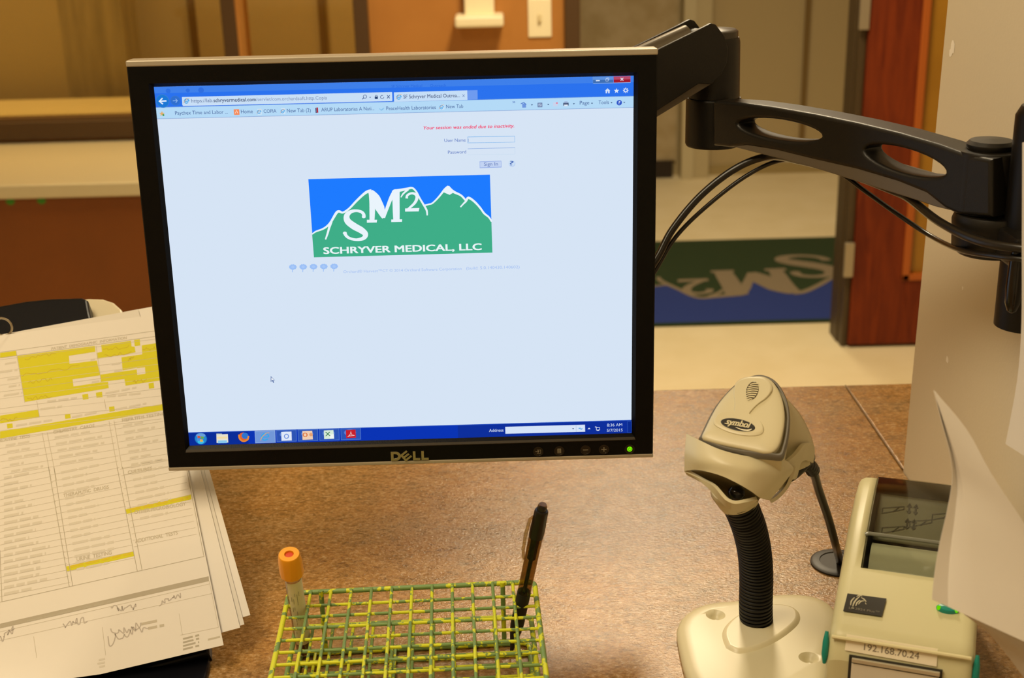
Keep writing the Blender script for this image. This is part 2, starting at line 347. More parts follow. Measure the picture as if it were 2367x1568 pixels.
# floor mat beyond the doorway, the same mountain logo seen upside down
mp_ = Plane((0, 0, .012), (1, 0, 0), (0, 1, 0))
mat_l = MB(); Mg = mat('mat_green', '#1b3006', .95, bump=.5, bscale=500); Mb = mat('mat_blue', '#17307a', .9, bump=.5, bscale=500); Mw = mat('mat_grey', '#82735a', .95, bump=.5, bscale=500)
mat_l.box((.0, 4.32, 0), (1.62, 5.42, .012), Mg, .003)
fr = lambda x, y: (.80-((x-300)/1600-.5)*1.55, 4.49+.8*(y-110)/690)
mat_l.poly2(mp_, [(0.01, 4.33), (1.61, 4.33), (1.61, 4.95), (.01, 4.95)], .0004, Mb)
mat_l.poly2(mp_, [fr(*p) for p in LOGO['green']] + [(.01, 5.41), (1.61, 5.41)], .0008, Mg)
for i, (pts, w) in enumerate(LOGO['strokes']): mat_l.stroke2(mp_, [fr(*p) for p in pts], [x*.00125 for x in w], .0012+i*2e-5, Mw)
for p in LOGO['polys']: mat_l.poly2(mp_, [fr(*q) for q in p], .0017, Mw)
tag(mat_l.build('floor_mat', origin=(.8, 4.87, 0)), 'green and blue floor mat with grey mountain lettering beyond the doorway', 'floor mat')

# side counter under the window
t = empty('side_cabinet', (-1.7, 3.8, 0), 'plain brown cabinet under the pale worktop at the far left', 'cabinet')
Mc = mat('cabinet_brown', '#7c4206', .55, noise='#763f05', nscale=5)
MB().box((-2.95, 3.52, .08), (-.75, 4.149, .705), Mc).build('carcass', t); MB().box((-2.95, 3.58, 0), (-.75, 4.149, .08), mat('plinth', '#3a2008', .7)).build('plinth', t)
b = MB(); b.box((-2.97, 3.5, .705), (-.72, 4.149, .745), mat('worktop_cream', '#cdc09a', .35), .005)
tag(b.build('worktop', origin=(-1.85, 3.82, .705)), 'pale cream worktop on the brown cabinet below the window', 'worktop')
for i, x in enumerate((-1.376, -1.29)):
    b = MB(); b.prism([(x+.011*math.cos(a*math.pi/4)*(1 if a % 2 else 1.2), .711+.010*math.sin(a*math.pi/4)) for a in range(8)], 0, .003, mat('green_sticker', '#3c8a1a', .6), mtx=Matrix(((1, 0, 0, 0), (0, 0, -1, 3.5225), (0, 1, 0, -.016), (0, 0, 0, 1))))
    tag(b.build('green_sticker'), ['small green dot stuck under the cream worktop edge, at the photo border', 'small green dot stuck under the cream worktop edge, nearer the monitor'][i], 'sticker')

# wall dispenser and switch on the orange panel
M_ivory = mat('ivory_plastic', '#efe2bb', .4)
t = empty('wall_dispenser', (-.073, 4.15, 1.3), 'ivory bracket with wide foot mounted on the orange wall panel', 'dispenser')
MB().box((-.12, 4.10, 1.105), (-.028, 4.15, 1.34), M_ivory, .006).build('backplate', t)
MB().box((-.149, 4.03, 1.078), (.0, 4.15, 1.112), M_ivory, .008).build('foot', t)
t = empty('light_switch', (.112, 4.15, 1.09), 'ivory rectangular light switch plate on the orange wall panel', 'light switch')
MB().box((.076, 4.143, 1.032), (.149, 4.15, 1.15), M_ivory, .003).build('cover_plate', t)
MB().box((.107, 4.132, 1.081), (.118, 4.144, 1.104), mat('switch_toggle', '#dccb9c', .4), .002).build('toggle', t)

# near partition wall on the right
b = MB(); b.box((.404, -1.2, .0), (.49, 1.2273, 2.3), M_wall, .002); b.v = [(x+(z-.91)*.0105, y, z) for x, y, z in b.v]
struct(b.build('wall_partition'))
b = MB()
for (u, v, r) in ((2202, 108, .004), (2198, 122, .003), (2190, 832, .0022), (2226, 666, .001)):
    p = PX(u, v, .404); p = PX(u, v, .404+(p.z-.91)*.0105); q = Plane((p.x-.00012, p.y, p.z), (0, -1, 0), (0.0105, 0, 1)); n = 9
    b.poly2(q, [(r*1.6*(.7+random.random()*.6)*math.cos(k*2*math.pi/n), r*1.6*(.7+random.random()*.6)*math.sin(k*2*math.pi/n)) for k in range(n)], .0001, mat('chipped_paint', '#fffaf0', .8))
ch = b.build('trim_8'); struct(ch, 'small paint chips on the partition')

# ================================================================== DESK
M_desk = bpy.data.materials.new('desk_laminate'); M_desk.use_nodes = True; nt = M_desk.node_tree; bs = nt.nodes['Principled BSDF']
tc = nt.nodes.new('ShaderNodeTexCoord')
def noise(sc, det=6, rough=.6, dist=0, vec=None):
    n = nt.nodes.new('ShaderNodeTexNoise'); n.inputs['Scale'].default_value = sc; n.inputs['Detail'].default_value = det; n.inputs['Roughness'].default_value = rough; n.inputs['Distortion'].default_value = dist
    nt.links.new(vec or tc.outputs['Object'], n.inputs['Vector']); return n
def ramp(src, stops):
    r = nt.nodes.new('ShaderNodeValToRGB'); e = r.color_ramp.elements
    while len(e) < len(stops): e.new(.5)
    for k, (p, c) in enumerate(stops): e[k].position = p; e[k].color = lin(c)
    nt.links.new(src, r.inputs[0]); return r
def mix(a, b_, fac, mode='MIX'):
    m = nt.nodes.new('ShaderNodeMixRGB'); m.blend_type = mode
    if isinstance(fac, float): m.inputs[0].default_value = fac
    else: nt.links.new(fac, m.inputs[0])
    nt.links.new(a, m.inputs[1]); nt.links.new(b_, m.inputs[2]); return m
mpd = nt.nodes.new('ShaderNodeMapping'); mpd.inputs['Scale'].default_value = (1, 1.5, 1); nt.links.new(tc.outputs['Object'], mpd.inputs[0]); VV = mpd.outputs[0]
n1 = noise(60, 8, .7, .6, VV); c1 = ramp(n1.outputs[0], [(.36, '#5f4c34'), (.46, '#8c683c'), (.54, '#a8783e'), (.66, '#bd8f56')])
n2 = noise(230, 6, .75, .3, VV); c2 = ramp(n2.outputs[0], [(.40, '#43331f'), (.49, '#93703f'), (.56, '#ad844e'), (.64, '#dfc496')])
n3 = noise(9, 4, .5, 0, VV); c3 = ramp(n3.outputs[0], [(.35, '#96805e'), (.65, '#ac7834')])
mA = mix(c1.outputs[0], c2.outputs[0], .55); mB_ = mix(mA.outputs[0], c3.outputs[0], .28)
hs = nt.nodes.new('ShaderNodeBrightContrast'); hs.inputs[1].default_value = 0.0; hs.inputs[2].default_value = .1; nt.links.new(mB_.outputs[0], hs.inputs[0])
sat = nt.nodes.new('ShaderNodeHueSaturation'); sat.inputs['Saturation'].default_value = .88; nt.links.new(hs.outputs[0], sat.inputs['Color']); nt.links.new(sat.outputs[0], bs.inputs[0]); bs.inputs['Roughness'].default_value = .2; bs.inputs['Specular IOR Level'].default_value = .6
n4 = noise(330, 4, .65, 0, VV); bp = nt.nodes.new('ShaderNodeBump'); bp.inputs['Strength'].default_value = .42; bp.inputs['Distance'].default_value = .0012
nt.links.new(n4.outputs[0], bp.inputs['Height']); nt.links.new(bp.outputs[0], bs.inputs['Normal'])
t = empty('desk', (0, .7, 0), 'long counter with brown speckled stone-look laminate top', 'counter')
b = MB(); b.box((-1.7, .1, .87), (.4035, 1.467, .91), M_desk, .002); b.build('countertop', t)
MB().box((.4045, 1.2275, .87), (1.6, 1.467, .91), M_desk, .002).build('countertop', t)
b = MB(); b.box((-1.68, .2, .0), (.38, 1.43, .87), Mc); b.box((.41, 1.24, 0), (1.55, 1.43, .87), Mc); b.build('counter_base', t)
MB().box((.4032, 1.229, .9095), (.4048, 1.466, .9103), mat('seam_filler', '#6e5228', .7)).build('seam_strip', t)
def curve_solid(loops, th, bev, mtx, m):
    cu = bpy.data.curves.new('c', 'CURVE'); cu.dimensions = '2D'; cu.fill_mode = 'BOTH'; cu.extrude = th/2-bev; cu.bevel_depth = bev; cu.bevel_resolution = 3; cu.offset = -bev*.6
    for lp in loops:
        s = cu.splines.new('POLY'); s.points.add(len(lp)-1); s.use_cyclic_u = True
        for k, (x, y) in enumerate(lp): s.points[k].co = (x, y, 0, 1)
    o = bpy.data.objects.new('c', cu); COL.objects.link(o); me = o.evaluated_get(bpy.context.evaluated_depsgraph_get()).to_mesh()
    vs = [mtx @ v.co for v in me.vertices]; fs = [list(p.vertices) for p in me.polygons]
    bpy.data.objects.remove(o); bpy.data.curves.remove(cu)
    b = MB(); b.add(vs, fs, m, True); return b
# ================================================================== MONITOR
MO = Plane((-.08755, 1.02274, 1.20241), (.99984, .01729, -.00515), (.00437, .04477, .99899))
M_black = mat('bezel_black', '#070605', .4, spec=.15, bump=.08, bscale=900)
M_blk = mat('black_plastic', '#110e0b', .45, spec=.3)
M_silver = mat('silver_plastic', '#b5ab98', .35, .35)
S = MO.at
t = empty('computer_monitor', MO.P, 'black flat-panel monitor showing a web sign-in page with a mountain logo', 'monitor')
OX0, OX1, OY0, OY1 = -.207, .2065, -.1722, .1712
SX, SY = .1882, .1506
def ring(x0, x1, y0, y1, h, b=0): return [MO.w(x0, y0, h), MO.w(x1, y0, h), MO.w(x1, y1, h), MO.w(x0, y1, h)]
b = MB()   # bezel: outer side, front face, slope into the glass
b.loft([ring(OX0, OX1, OY0+.0035, OY1-.0045, -.016), ring(OX0, OX1, OY0+.0035, OY1-.0045, .003), ring(OX0+.001, OX1-.001, OY0+.0035, OY1-.0045, .004),
        ring(-SX-.003, SX+.003, -SY-.003, SY+.003, .0038), ring(-SX, SX, -SY, SY, .0002)], M_black, caps=False, smooth=False)
b.build('bezel', t, MO.P)
b = MB(); b.loft([ring(OX0, OX1, OY0+.0035, OY1-.0045, -.016), ring(OX0+.002, OX1-.002, OY0+.004, OY1-.004, -.020), ring(-.15, .15, -.13, .13, -.028), ring(-.12, .12, -.10, .10, -.05), ring(-.115, .115, -.095, .095, -.053)], M_blk)
b.build('back_shell', t, MO.P)
mo = MO.m()
MB().box((OX0-.0003, OY1-.0047, -.017), (OX1+.0003, OY1+.0003, .0042), M_silver, .001, mo).build('top_trim', t, MO.P)
MB().box((OX0-.0003, OY0, -.017), (OX1+.0003, OY0+.0037, .0042), M_silver, .001, mo).build('bottom_trim', t, MO.P)
lip = MB(); x, y = S(440, 1035); lip.sheet([[MO.w(-SX-.002, -SY-.0022, .0040), MO.w(SX+.002, -SY-.0022, .0040)], [MO.w(-SX-.003, -SY-.0042, .0049), MO.w(SX+.003, -SY-.0042, .0049)], [MO.w(-SX-.003, -SY-.005, .0041), MO.w(SX+.003, -SY-.005, .0041)]], mat('lip_grey', '#3a342a', .5), smooth=False); lip.build('lower_lip', t, MO.P)

# ---- the page on the screen
sc = MB(); e = .00012
W_ = glow('#d9e6f5'); PAGE = .0003
sc.rect2(MO, -SX, -SY, SX, SY, .0002, glow('#d6e4f5'))
yb = S(700, 239.5)[1]; yf = S(700, 266)[1]          # title band bottom, favourites band bottom
yt = S(700, 992.2)[1]                                      # taskbar top
g_blue = glow('#2b72ee')
sc.rect2(MO, -SX, yb, SX, SY, PAGE, g_blue)
sc.rect2(MO, -SX, SY-.005, SX, SY, PAGE+e*.5, glow('#3f80ea'));
sc.rect2(MO, -SX, yf, SX, yb, PAGE, glow('#b4daf7')); sc.rect2(MO, -SX, yf-.0004, SX, yf, PAGE+e, glow('#8aa8d8'))
sc.rect2(MO, -SX, yb-.0004, SX, yb, PAGE+e, glow('#5d8fe0'))
z1 = lambda x, y: S(340+x/4.081, 160+y/4.081)
z2 = lambda x, y: S(900+x/3.818, 160+y/3.818)
z3 = lambda x, y: S(640+x/3.8177, 380+y/3.8177)
z4 = lambda x, y: S(380+x/4.081, 940+y/4.081)
z5 = lambda x, y: S(960+x/4.081, 940+y/4.081)
MM = .000341  # metres per photo pixel on the screen
def T(z, txt, x, y, x1, cap, col, bold=0, shear=0, h=4):
    a = z(x, y); c = z(x1, y); sc.text2(MO, txt, a[0], a[1], cap*MM/4, PAGE+e*h, glow(col), width=c[0]-a[0], bold=bold, shear=shear)
def R(z, x0, y0, x1, y1, col, h=2):
    a = z(x0, y0); c = z(x1, y1); sc.rect2(MO, min(a[0], c[0]), min(a[1], c[1]), max(a[0], c[0]), max(a[1], c[1]), PAGE+e*h, glow(col))
def Dc(z, x, y, r, col, h=3, ry=None): a = z(x, y); sc.disc2(MO, a[0], a[1], r*MM/4, PAGE+e*h, glow(col), ry=(ry*MM/4 if ry else None))
def St(z, pts, w, col, h=4, smooth=False): sc.stroke2(MO, [z(*p) for p in pts], w*MM/4, PAGE+e*h, glow(col), smooth=smooth)
# window bar
Dc(z1, 148, 300, 62, '#3d7fd0', 2); Dc(z1, 148, 300, 56, '#1c78d6', 3); St(z1, [(115, 302), (185, 298)], 12, '#eaf4ff', 5); St(z1, [(148, 272), (117, 302), (152, 328)], 12, '#eaf4ff', 5)
Dc(z1, 268, 296, 44, '#3874c8', 2); Dc(z1, 268, 296, 38, '#2f6fd0', 3); St(z1, [(245, 298), (288, 295)], 7, '#8db6ee', 5); St(z1, [(270, 278), (289, 295), (272, 315)], 7, '#8db6ee', 5)
for (x, y, w) in ((200, 205, 22), (385, 200, 18), (510, 198, 26)): Dc(z1, x, y, w, '#306fe0', 1)
R(z1, 332, 262, 2312, 300, '#cfe3f8', 2); a = z1(332, 340); c = z1(2312, 218)
def band(z, p00, p10, p11, p01, col, h): sc.poly2(MO, [z(*p00), z(*p10), z(*p11), z(*p01)], PAGE+e*h, glow(col))
band(z1, (330, 262), (2312, 216), (2315, 296), (334, 340), '#c9dff6', 2.5)
def ie(z, x, y, r, k=5):
    St(z, [(x-r*.75, y+r*.05), (x+r*.7, y-r*.02), (x+r*.62, y-r*.45), (x, y-r*.75), (x-r*.62, y-r*.35), (x-r*.65, y+r*.3), (x-r*.1, y+r*.7), (x+r*.6, y+r*.45)], r*.3, '#3aa6e8', k, True)
    St(z, [(x-r*.95, y+r*.75), (x-r*.6, y), (x+r*.2, y-r*.75), (x+r*.95, y-r*.9)], r*.14, '#e8a84a', k+.5, True)
ie(z1, 374, 300, 28)
T(z1, 'https://lab.', 420, 314, 626, 36, '#5b6f9a'); T(z1, 'schryvermedical.com', 630, 310, 1028, 36, '#1c2c5c', .012); T(z1, '/servlet/com.orchardsoft.http.Copia', 1030, 300, 1700, 34, '#7d8fb6')
St(z1, [(2030, 283), (2045, 268)], 7, '#3a568e')
for k in range(12):
    a0, a1 = k*math.pi/6, (k+1)*math.pi/6; St(z1, [(2056+16*math.cos(a0), 258+16*math.sin(a0)), (2056+16*math.cos(a1), 258+16*math.sin(a1))], 5, '#3a568e')
    if k < 10: St(z1, [(2218+16*math.cos(a0), 262+16*math.sin(a0)), (2218+16*math.cos(a1), 262+16*math.sin(a1))], 5, '#3a568e')
band(z1, (2096, 262), (2114, 261), (2106, 270), (2104, 270), '#3a568e', 4); R(z1, 2148, 258, 2178, 280, '#26406f', 4); St(z1, [(2154, 258), (2155, 246), (2170, 246), (2172, 258)], 5, '#26406f')
St(z1, [(2264, 244), (2290, 274)], 6, '#3a568e'); St(z1, [(2290, 244), (2264, 275)], 6, '#3a568e')
band(z2, (40, 204), (688, 186), (690, 270), (42, 288), '#c6def7', 2.5); ie(z2, 84, 246, 26)
T(z2, 'SF Schryver Medical Outrea...', 125, 258, 622, 36, '#26386e', .004); St(z2, [(645, 222), (665, 244)], 4, '#6a82b4'); St(z2, [(665, 222), (645, 244)], 4, '#6a82b4')
band(z2, (690, 186), (778, 184), (779, 267), (692, 270), '#6f9bef', 2.4)
T(z2, 'SF Schryver Medical', 20, 162, 290, 26, '#2b6ce2', .01, h=2); T(z2, 'Outreach', 360, 156, 500, 26, '#2b6ce2', .01, h=2)
# window buttons
band(z2, (1792, 68), (1975, 64), (1977, 124), (1796, 128), '#5e93df', 2); band(z2, (1796, 95), (1975, 92), (1976, 120), (1798, 124), '#3f6fb4', 2.5)
band(z2, (1978, 64), (2128, 60), (2128, 118), (1980, 122), '#b84a68', 2); band(z2, (1979, 92), (2126, 88), (2126, 115), (1981, 119), '#a11c2c', 2.5)
St(z2, [(1822, 101), (1856, 100)], 9, '#e6effc'); St(z2, [(2040, 76), (2064, 100)], 7, '#dfe0f2'); St(z2, [(2064, 76), (2040, 100)], 7, '#dfe0f2')
for q in ([(1910, 84), (1930, 84), (1930, 104), (1910, 104), (1910, 84)], [(1918, 82), (1918, 76), (1937, 76), (1937, 96), (1932, 96)]): St(z2, q, 4, '#d2e0f6')
St(z2, [(1800, 125), (1977, 121), (2128, 117)], 5, '#8db2ec', 3)
# home, star, gear
band(z2, (1900, 192), (1925, 168), (1950, 192), (1925, 180), '#dfeaf8', 4); R(z2, 1908, 190, 1920, 212, '#dfeaf8', 4); R(z2, 1930, 190, 1943, 212, '#dfeaf8', 4); R(z2, 1908, 184, 1943, 194, '#dfeaf8', 4)
sc.poly2(MO, [z2(2004+(24 if k % 2 == 0 else 10)*math.sin(k*math.pi/5), 190-(24 if k % 2 == 0 else 10)*math.cos(k*math.pi/5)) for k in range(10)], PAGE+e*4, glow('#dfeaf8'))
for k in range(8): a0 = k*math.pi/4; a1 = a0+math.pi/4; St(z2, [(2085+14*math.cos(a0), 186+14*math.sin(a0)), (2085+14*math.cos(a1), 186+14*math.sin(a1))], 7, '#dfeaf8'); St(z2, [(2085+16*math.cos(a0), 186+16*math.sin(a0)), (2085+24*math.cos(a0), 186+24*math.sin(a0))], 7, '#dfeaf8', 4.3)
# favourites
ink = '#3c5896'
sc.poly2(MO, [z1(142+(28 if k % 2 == 0 else 12)*math.sin(k*math.pi/5), 420-(28 if k % 2 == 0 else 12)*math.cos(k*math.pi/5)) for k in range(10)], PAGE+e*3, glow('#e0b070')); Dc(z1, 156, 432, 9, '#3f9a50', 4)
T(z1, 'Paychex Time and Labor ...', 268, 430, 765, 36, ink); R(z1, 818, 378, 874, 430, '#f58a58', 3); St(z1, [(834, 415), (846, 388), (858, 415)], 6, '#ffe2d2'); T(z1, 'Home', 888, 416, 1000, 36, ink)
for x, y in ((1058, 402), (1280, 396)): R(z1, x-16, y-28, x+26, y+26, '#d3e6f6', 3); ie(z1, x, y, 22)
T(z1, 'COPIA', 1102, 412, 1222, 34, ink); T(z1, 'New Tab (2)', 1322, 408, 1546, 36, ink)
R(z1, 1588, 364, 1600, 412, '#39406a', 3); R(z1, 1598, 360, 1616, 410, '#b0283c', 3.4); T(z1, 'ARUP Laboratories A Nati...', 1645, 398, 2145, 36, ink)
St(z1, [(2192, 370), (2206, 385), (2236, 365)], 8, '#8ac0e8'); St(z1, [(2205, 388), (2230, 378)], 8, '#8ac0e8')
T(z1, 'PeaceHealth Laboratories', 2258, 386, 2725, 36, ink); 
R(z2, 446, 314, 486, 354, '#d3e6f6', 3); ie(z2, 460, 334, 22); T(z2, 'New Tab', 502, 344, 652, 34, ink)
T(z2, '»', 1086, 298, 1112, 26, '#5d7cc0', .02)
R(z2, 1172, 302, 1206, 338, '#6e96de', 3); St(z2, [(1160, 305), (1186, 292), (1208, 312)], 7, '#4a74c8')
R(z2, 1308, 296, 1350, 334, '#5c6f9c', 3); R(z2, 1314, 302, 1345, 328, '#a9bbd8', 3.5); St(z2, [(1316, 326), (1343, 304)], 3, '#5c6f9c', 4)
R(z2, 1445, 292, 1488, 326, '#c8d4ee', 3); R(z2, 1470, 292, 1486, 304, '#e0809c', 4)
R(z2, 1534, 296, 1582, 320, '#4a5878', 3); R(z2, 1544, 284, 1572, 298, '#9fb2d8', 3); R(z2, 1542, 312, 1574, 326, '#dfe8f6', 4)
for (x, y) in ((1258, 314), (1402, 310), (1628, 304), (1788, 300), (1960, 294), (2072, 292)): band(z2, (x-9, y-4), (x+9, y-4), (x+1, y+6), (x-1, y+6), '#2c4474', 4)
T(z2, 'Page', 1680, 312, 1764, 36, ink); T(z2, 'Tools', 1846, 308, 1936, 36, ink); Dc(z2, 2028, 295, 25, '#2f56c8', 3); T(z2, '?', 2020, 308, 2038, 30, '#dbe6fa')
# page content
T(z2, 'Your session was ended due to inactivity.', 303, 532, 1102, 33, '#f0386a', .022, .22); 
T(z2, 'User Name', 486, 642, 674, 32, '#5f7cc4', .004); T(z2, 'Password', 518, 746, 678, 32, '#5f7cc4', .004)
band(z2, (690, 596), (1108, 588), (1108, 645), (690, 652), '#6fb0ea', 2); band(z2, (693, 600), (1105, 592), (1105, 642), (693, 648), '#d6e4f5', 2.6); R(z2, 695, 612, 699, 642, '#6080c4', 4)
band(z2, (692, 700), (1110, 690), (1110, 694), (692, 704), '#88a8e0', 2); band(z2, (692, 754), (1108, 748), (1108, 750), (692, 756), '#c2d8ee', 2); St(z2, [(1109, 692), (1109, 748)], 3, '#c2d8ee', 2)
band(z2, (796, 814), (988, 808), (990, 866), (798, 873), '#8fa8e6', 2); band(z2, (799, 818), (985, 812), (986, 860), (801, 867), '#c3d4f3', 3); T(z2, 'Sign In', 836, 852, 958, 34, '#5f78b8', .004)
Dc(z2, 1082, 832, 32, '#b8cff2', 2); Dc(z2, 1080, 828, 29, '#cbdff6', 2.6); T(z2, '?', 1062, 848, 1098, 44, '#4a6cb8')
draw_logo(sc, MO, z3, PAGE+e*2, glow('#eaf4fc'), glow('#3fae88'), glow('#1e7bff'), MM/3.82*4/4, [(278, 130), (1880, 90), (1902, 778), (328, 820)], [(1902, 778), (328, 820)])
T(z3, 'SCHRYVER MEDICAL, LLC', 416, 788, 1806, 66, '#eaf5f8', .05, h=7)
for k in range(5):
    x, y = 142+k*91, 905-k*1.5
    for q in range(9): a0 = q*.7; Dc(z3, x+24*math.cos(a0), y+15*math.sin(a0), 11, '#9cc0f6', 3+q*.05)
    Dc(z3, x, y, 14, '#a8c8f8', 3.6); St(z3, [(x-3, y+15), (x-4, y+46)], 7, '#9cc0f6', 3)
T(z3, 'Orchard® Harvest™CT © 2014 Orchard Software Corporation', 588, 958, 1632, 28, '#a4c0f2'); T(z3, '(build: 5.0.140430.140602)', 1672, 928, 2142, 30, '#a4c0f2')
sc.poly2(MO, [S(*p) for p in ((626, 869), (626, 883), (629, 880), (632, 885), (634, 884), (632, 879), (636, 879))], PAGE+e*3, glow('#5c74a8')); sc.poly2(MO, [S(*p) for p in ((627.5, 872), (627.5, 880), (630, 878), (634, 877.5))], PAGE+e*4, glow('#eef4fb'))
# taskbar
sc.rect2(MO, -SX, -SY, SX, yt, PAGE, glow('#0b34b4')); sc.rect2(MO, -SX, -SY, -SX+.05, yt, PAGE+e*.5, glow('#0a2d98')); sc.rect2(MO, .04, -SY, SX, yt, PAGE+e*.5, glow('#0e2f9c')); sc.rect2(MO, -SX, yt-.0006, SX, yt, PAGE+e, glow('#2c56c0'))
Dc(z4, 345, 302, 62, '#1c66b8', 2); Dc(z4, 345, 302, 56, '#2488d0', 3, 54); Dc(z4, 345, 332, 32, '#3cbce8', 3.5, 22); Dc(z4, 345, 270, 46, '#6aa0dc', 3.6, 22)
for (x, y, c) in ((328, 284, '#cc5a48'), (360, 290, '#6aa84a'), (322, 310, '#4a8ee0'), (352, 318, '#e2ae48')): band(z4, (x-14, y-12), (x+13, y-9), (x+14, y+11), (x-13, y+12), c, 5)
band(z4, (492, 262), (600, 258), (604, 338), (494, 342), '#e6e2d0', 3); band(z4, (492, 254), (545, 254), (545, 266), (492, 268), '#cfd8c8', 3.5); band(z4, (500, 284), (596, 280), (596, 300), (500, 302), '#f2dca4', 4); band(z4, (506, 318), (592, 316), (592, 342), (506, 344), '#8ac8ee', 4)
Dc(z4, 748, 288, 50, '#e0622a', 3); Dc(z4, 762, 274, 34, '#2f74cc', 4); St(z4, [(705, 262), (712, 300), (745, 325), (785, 310), (796, 275)], 16, '#e88a30', 5, True)
band(z4, (852, 228), (1046, 222), (1050, 340), (858, 345), '#8aaade', 1.5); band(z4, (860, 236), (1040, 230), (1043, 334), (864, 338), '#7398d8', 2); ie(z4, 950, 284, 44)
for x0, y0 in ((1056, 222), (1258, 216), (1460, 210), (1662, 204)):
    band(z4, (x0, y0), (x0+190, y0-6), (x0+193, y0+106), (x0+4, y0+112), '#4d74cc', 1.5); band(z4, (x0+5, y0+6), (x0+184, y0), (x0+187, y0+100), (x0+9, y0+106), '#2d54b4', 2); Dc(z4, x0+90, y0+40, 60, '#5a80d2', 2.4, 34)
band(z4, (1103, 238), (1200, 234), (1203, 318), (1106, 322), '#dfe8f8', 3)
for k in range(12): a0 = k*math.pi/6; a1 = a0+math.pi/6; St(z4, [(1153+20*math.cos(a0), 278+20*math.sin(a0)), (1153+20*math.cos(a1), 278+20*math.sin(a1))], 8, '#4a7ad8', 5)
band(z4, (1302, 230), (1395, 226), (1402, 308), (1304, 312), '#f0cdb0', 3); T(z4, 'O', 1308, 284, 1352, 46, '#dc6a28', .03, h=5); Dc(z4, 1384, 262, 18, '#e8a070', 5)
band(z4, (1505, 224), (1595, 220), (1602, 302), (1508, 306), '#d8ecd8', 3); T(z4, 'X', 1520, 276, 1568, 46, '#2e7a4a', .02, h=5); band(z4, (1560, 262), (1600, 258), (1602, 298), (1562, 302), '#f0f6f0', 4)
band(z4, (1712, 220), (1804, 216), (1808, 292), (1716, 297), '#c8202c', 3); St(z4, [(1730, 284), (1752, 262), (1760, 232), (1768, 262), (1795, 270), (1738, 276)], 5, '#f6dfe0', 5)
T(z5, 'Address', 696, 238, 832, 34, '#cfe0f8', .004); band(z5, (848, 190), (1600, 170), (1602, 236), (850, 256), '#d6e4f8', 2); St(z5, [(1516, 174), (1518, 238)], 3, '#9ab4e0', 4)
band(z5, (1478, 203), (1498, 202), (1489, 213), (1487, 213), '#38507e', 4); St(z5, [(1540, 204), (1560, 202)], 10, '#4aa0e8'); St(z5, [(1558, 214), (1576, 206)], 10, '#4aa0e8')
band(z5, (1624, 212), (1638, 198), (1640, 198), (1652, 211), '#dfe9fa', 4); St(z5, [(1706, 196), (1738, 195), (1739, 218), (1708, 220), (1706, 196)], 6, '#dfe9fa'); St(z5, [(1694, 190), (1708, 190)], 8, '#dfe9fa'); R(z5, 1714, 220, 1732, 226, '#dfe9fa', 4)
T(z5, '8:36 AM', 1808, 186, 1950, 32, '#cfe0f8', .004); T(z5, '5/7/2015', 1806, 236, 1954, 32, '#cfe0f8', .004)
band(z5, (1998, 138), (2040, 136), (2043, 246), (2000, 248), '#2a50b0', 1.5); band(z5, (2003, 142), (2036, 140), (2038, 242), (2005, 244), '#0c2c90', 2)
sc.build('screen', t, MO.P)['label'] = 'lit screen with the blue browser frame and login page'
# maker's letters and buttons
M_chrome = mat('logo_chrome', '#b8ad98', .28, .9)
lg = MB(); lx, ly = S(905, 1061); K = MM
def solid(poly, th=.0008): lg.prism([(lx+x*K, ly+y*K) for x, y in poly], .0041, .0041+th, M_chrome, MO.m())
def ringsolid(o_, i_):
    cs = curve_solid([[(lx+x*K, ly+y*K) for x, y in o_], [(lx+x*K, ly+y*K) for x, y in i_]], .0008, .0001, MO.m() @ Matrix.Translation((0, 0, .0045)), M_chrome); lg.add(cs.v, cs.f, M_chrome)
ringsolid([(0, 0), (12, 0)]+[(12+13*math.cos(a), 12+12*math.sin(a)) for a in [rad(k) for k in range(-75, 90, 15)]]+[(12, 24), (0, 24)], [(6.5, 6), (11, 6)]+[(11+7*math.cos(a), 12+6*math.sin(a)) for a in [rad(k) for k in range(-60, 75, 20)]]+[(11, 18), (6.5, 18)])
ea = rad(38); ec = (38, 12.5)
for (x0_, y0_, x1_, y1_) in ((-11, -11, -5.5, 11), (-5.5, -11, 10, -6), (-5.5, -2.6, 8.5, 2.6), (-5.5, 6, 10, 11)):
    solid([(ec[0]+x*math.cos(ea)-y*math.sin(ea), ec[1]+x*math.sin(ea)+y*math.cos(ea)) for x, y in ((x0_, y0_), (x1_, y0_), (x1_, y1_), (x0_, y1_))], .0009)
for x in (55, 76): solid([(x, 0), (x+18, 0), (x+18, 5.5), (x+6.5, 5.5), (x+6.5, 24), (x, 24)])
lg.build('maker_logo', t, MO.P)['label'] = 'raised silver maker letters'
ic = mat('button_mark', '#8f8570', .5)
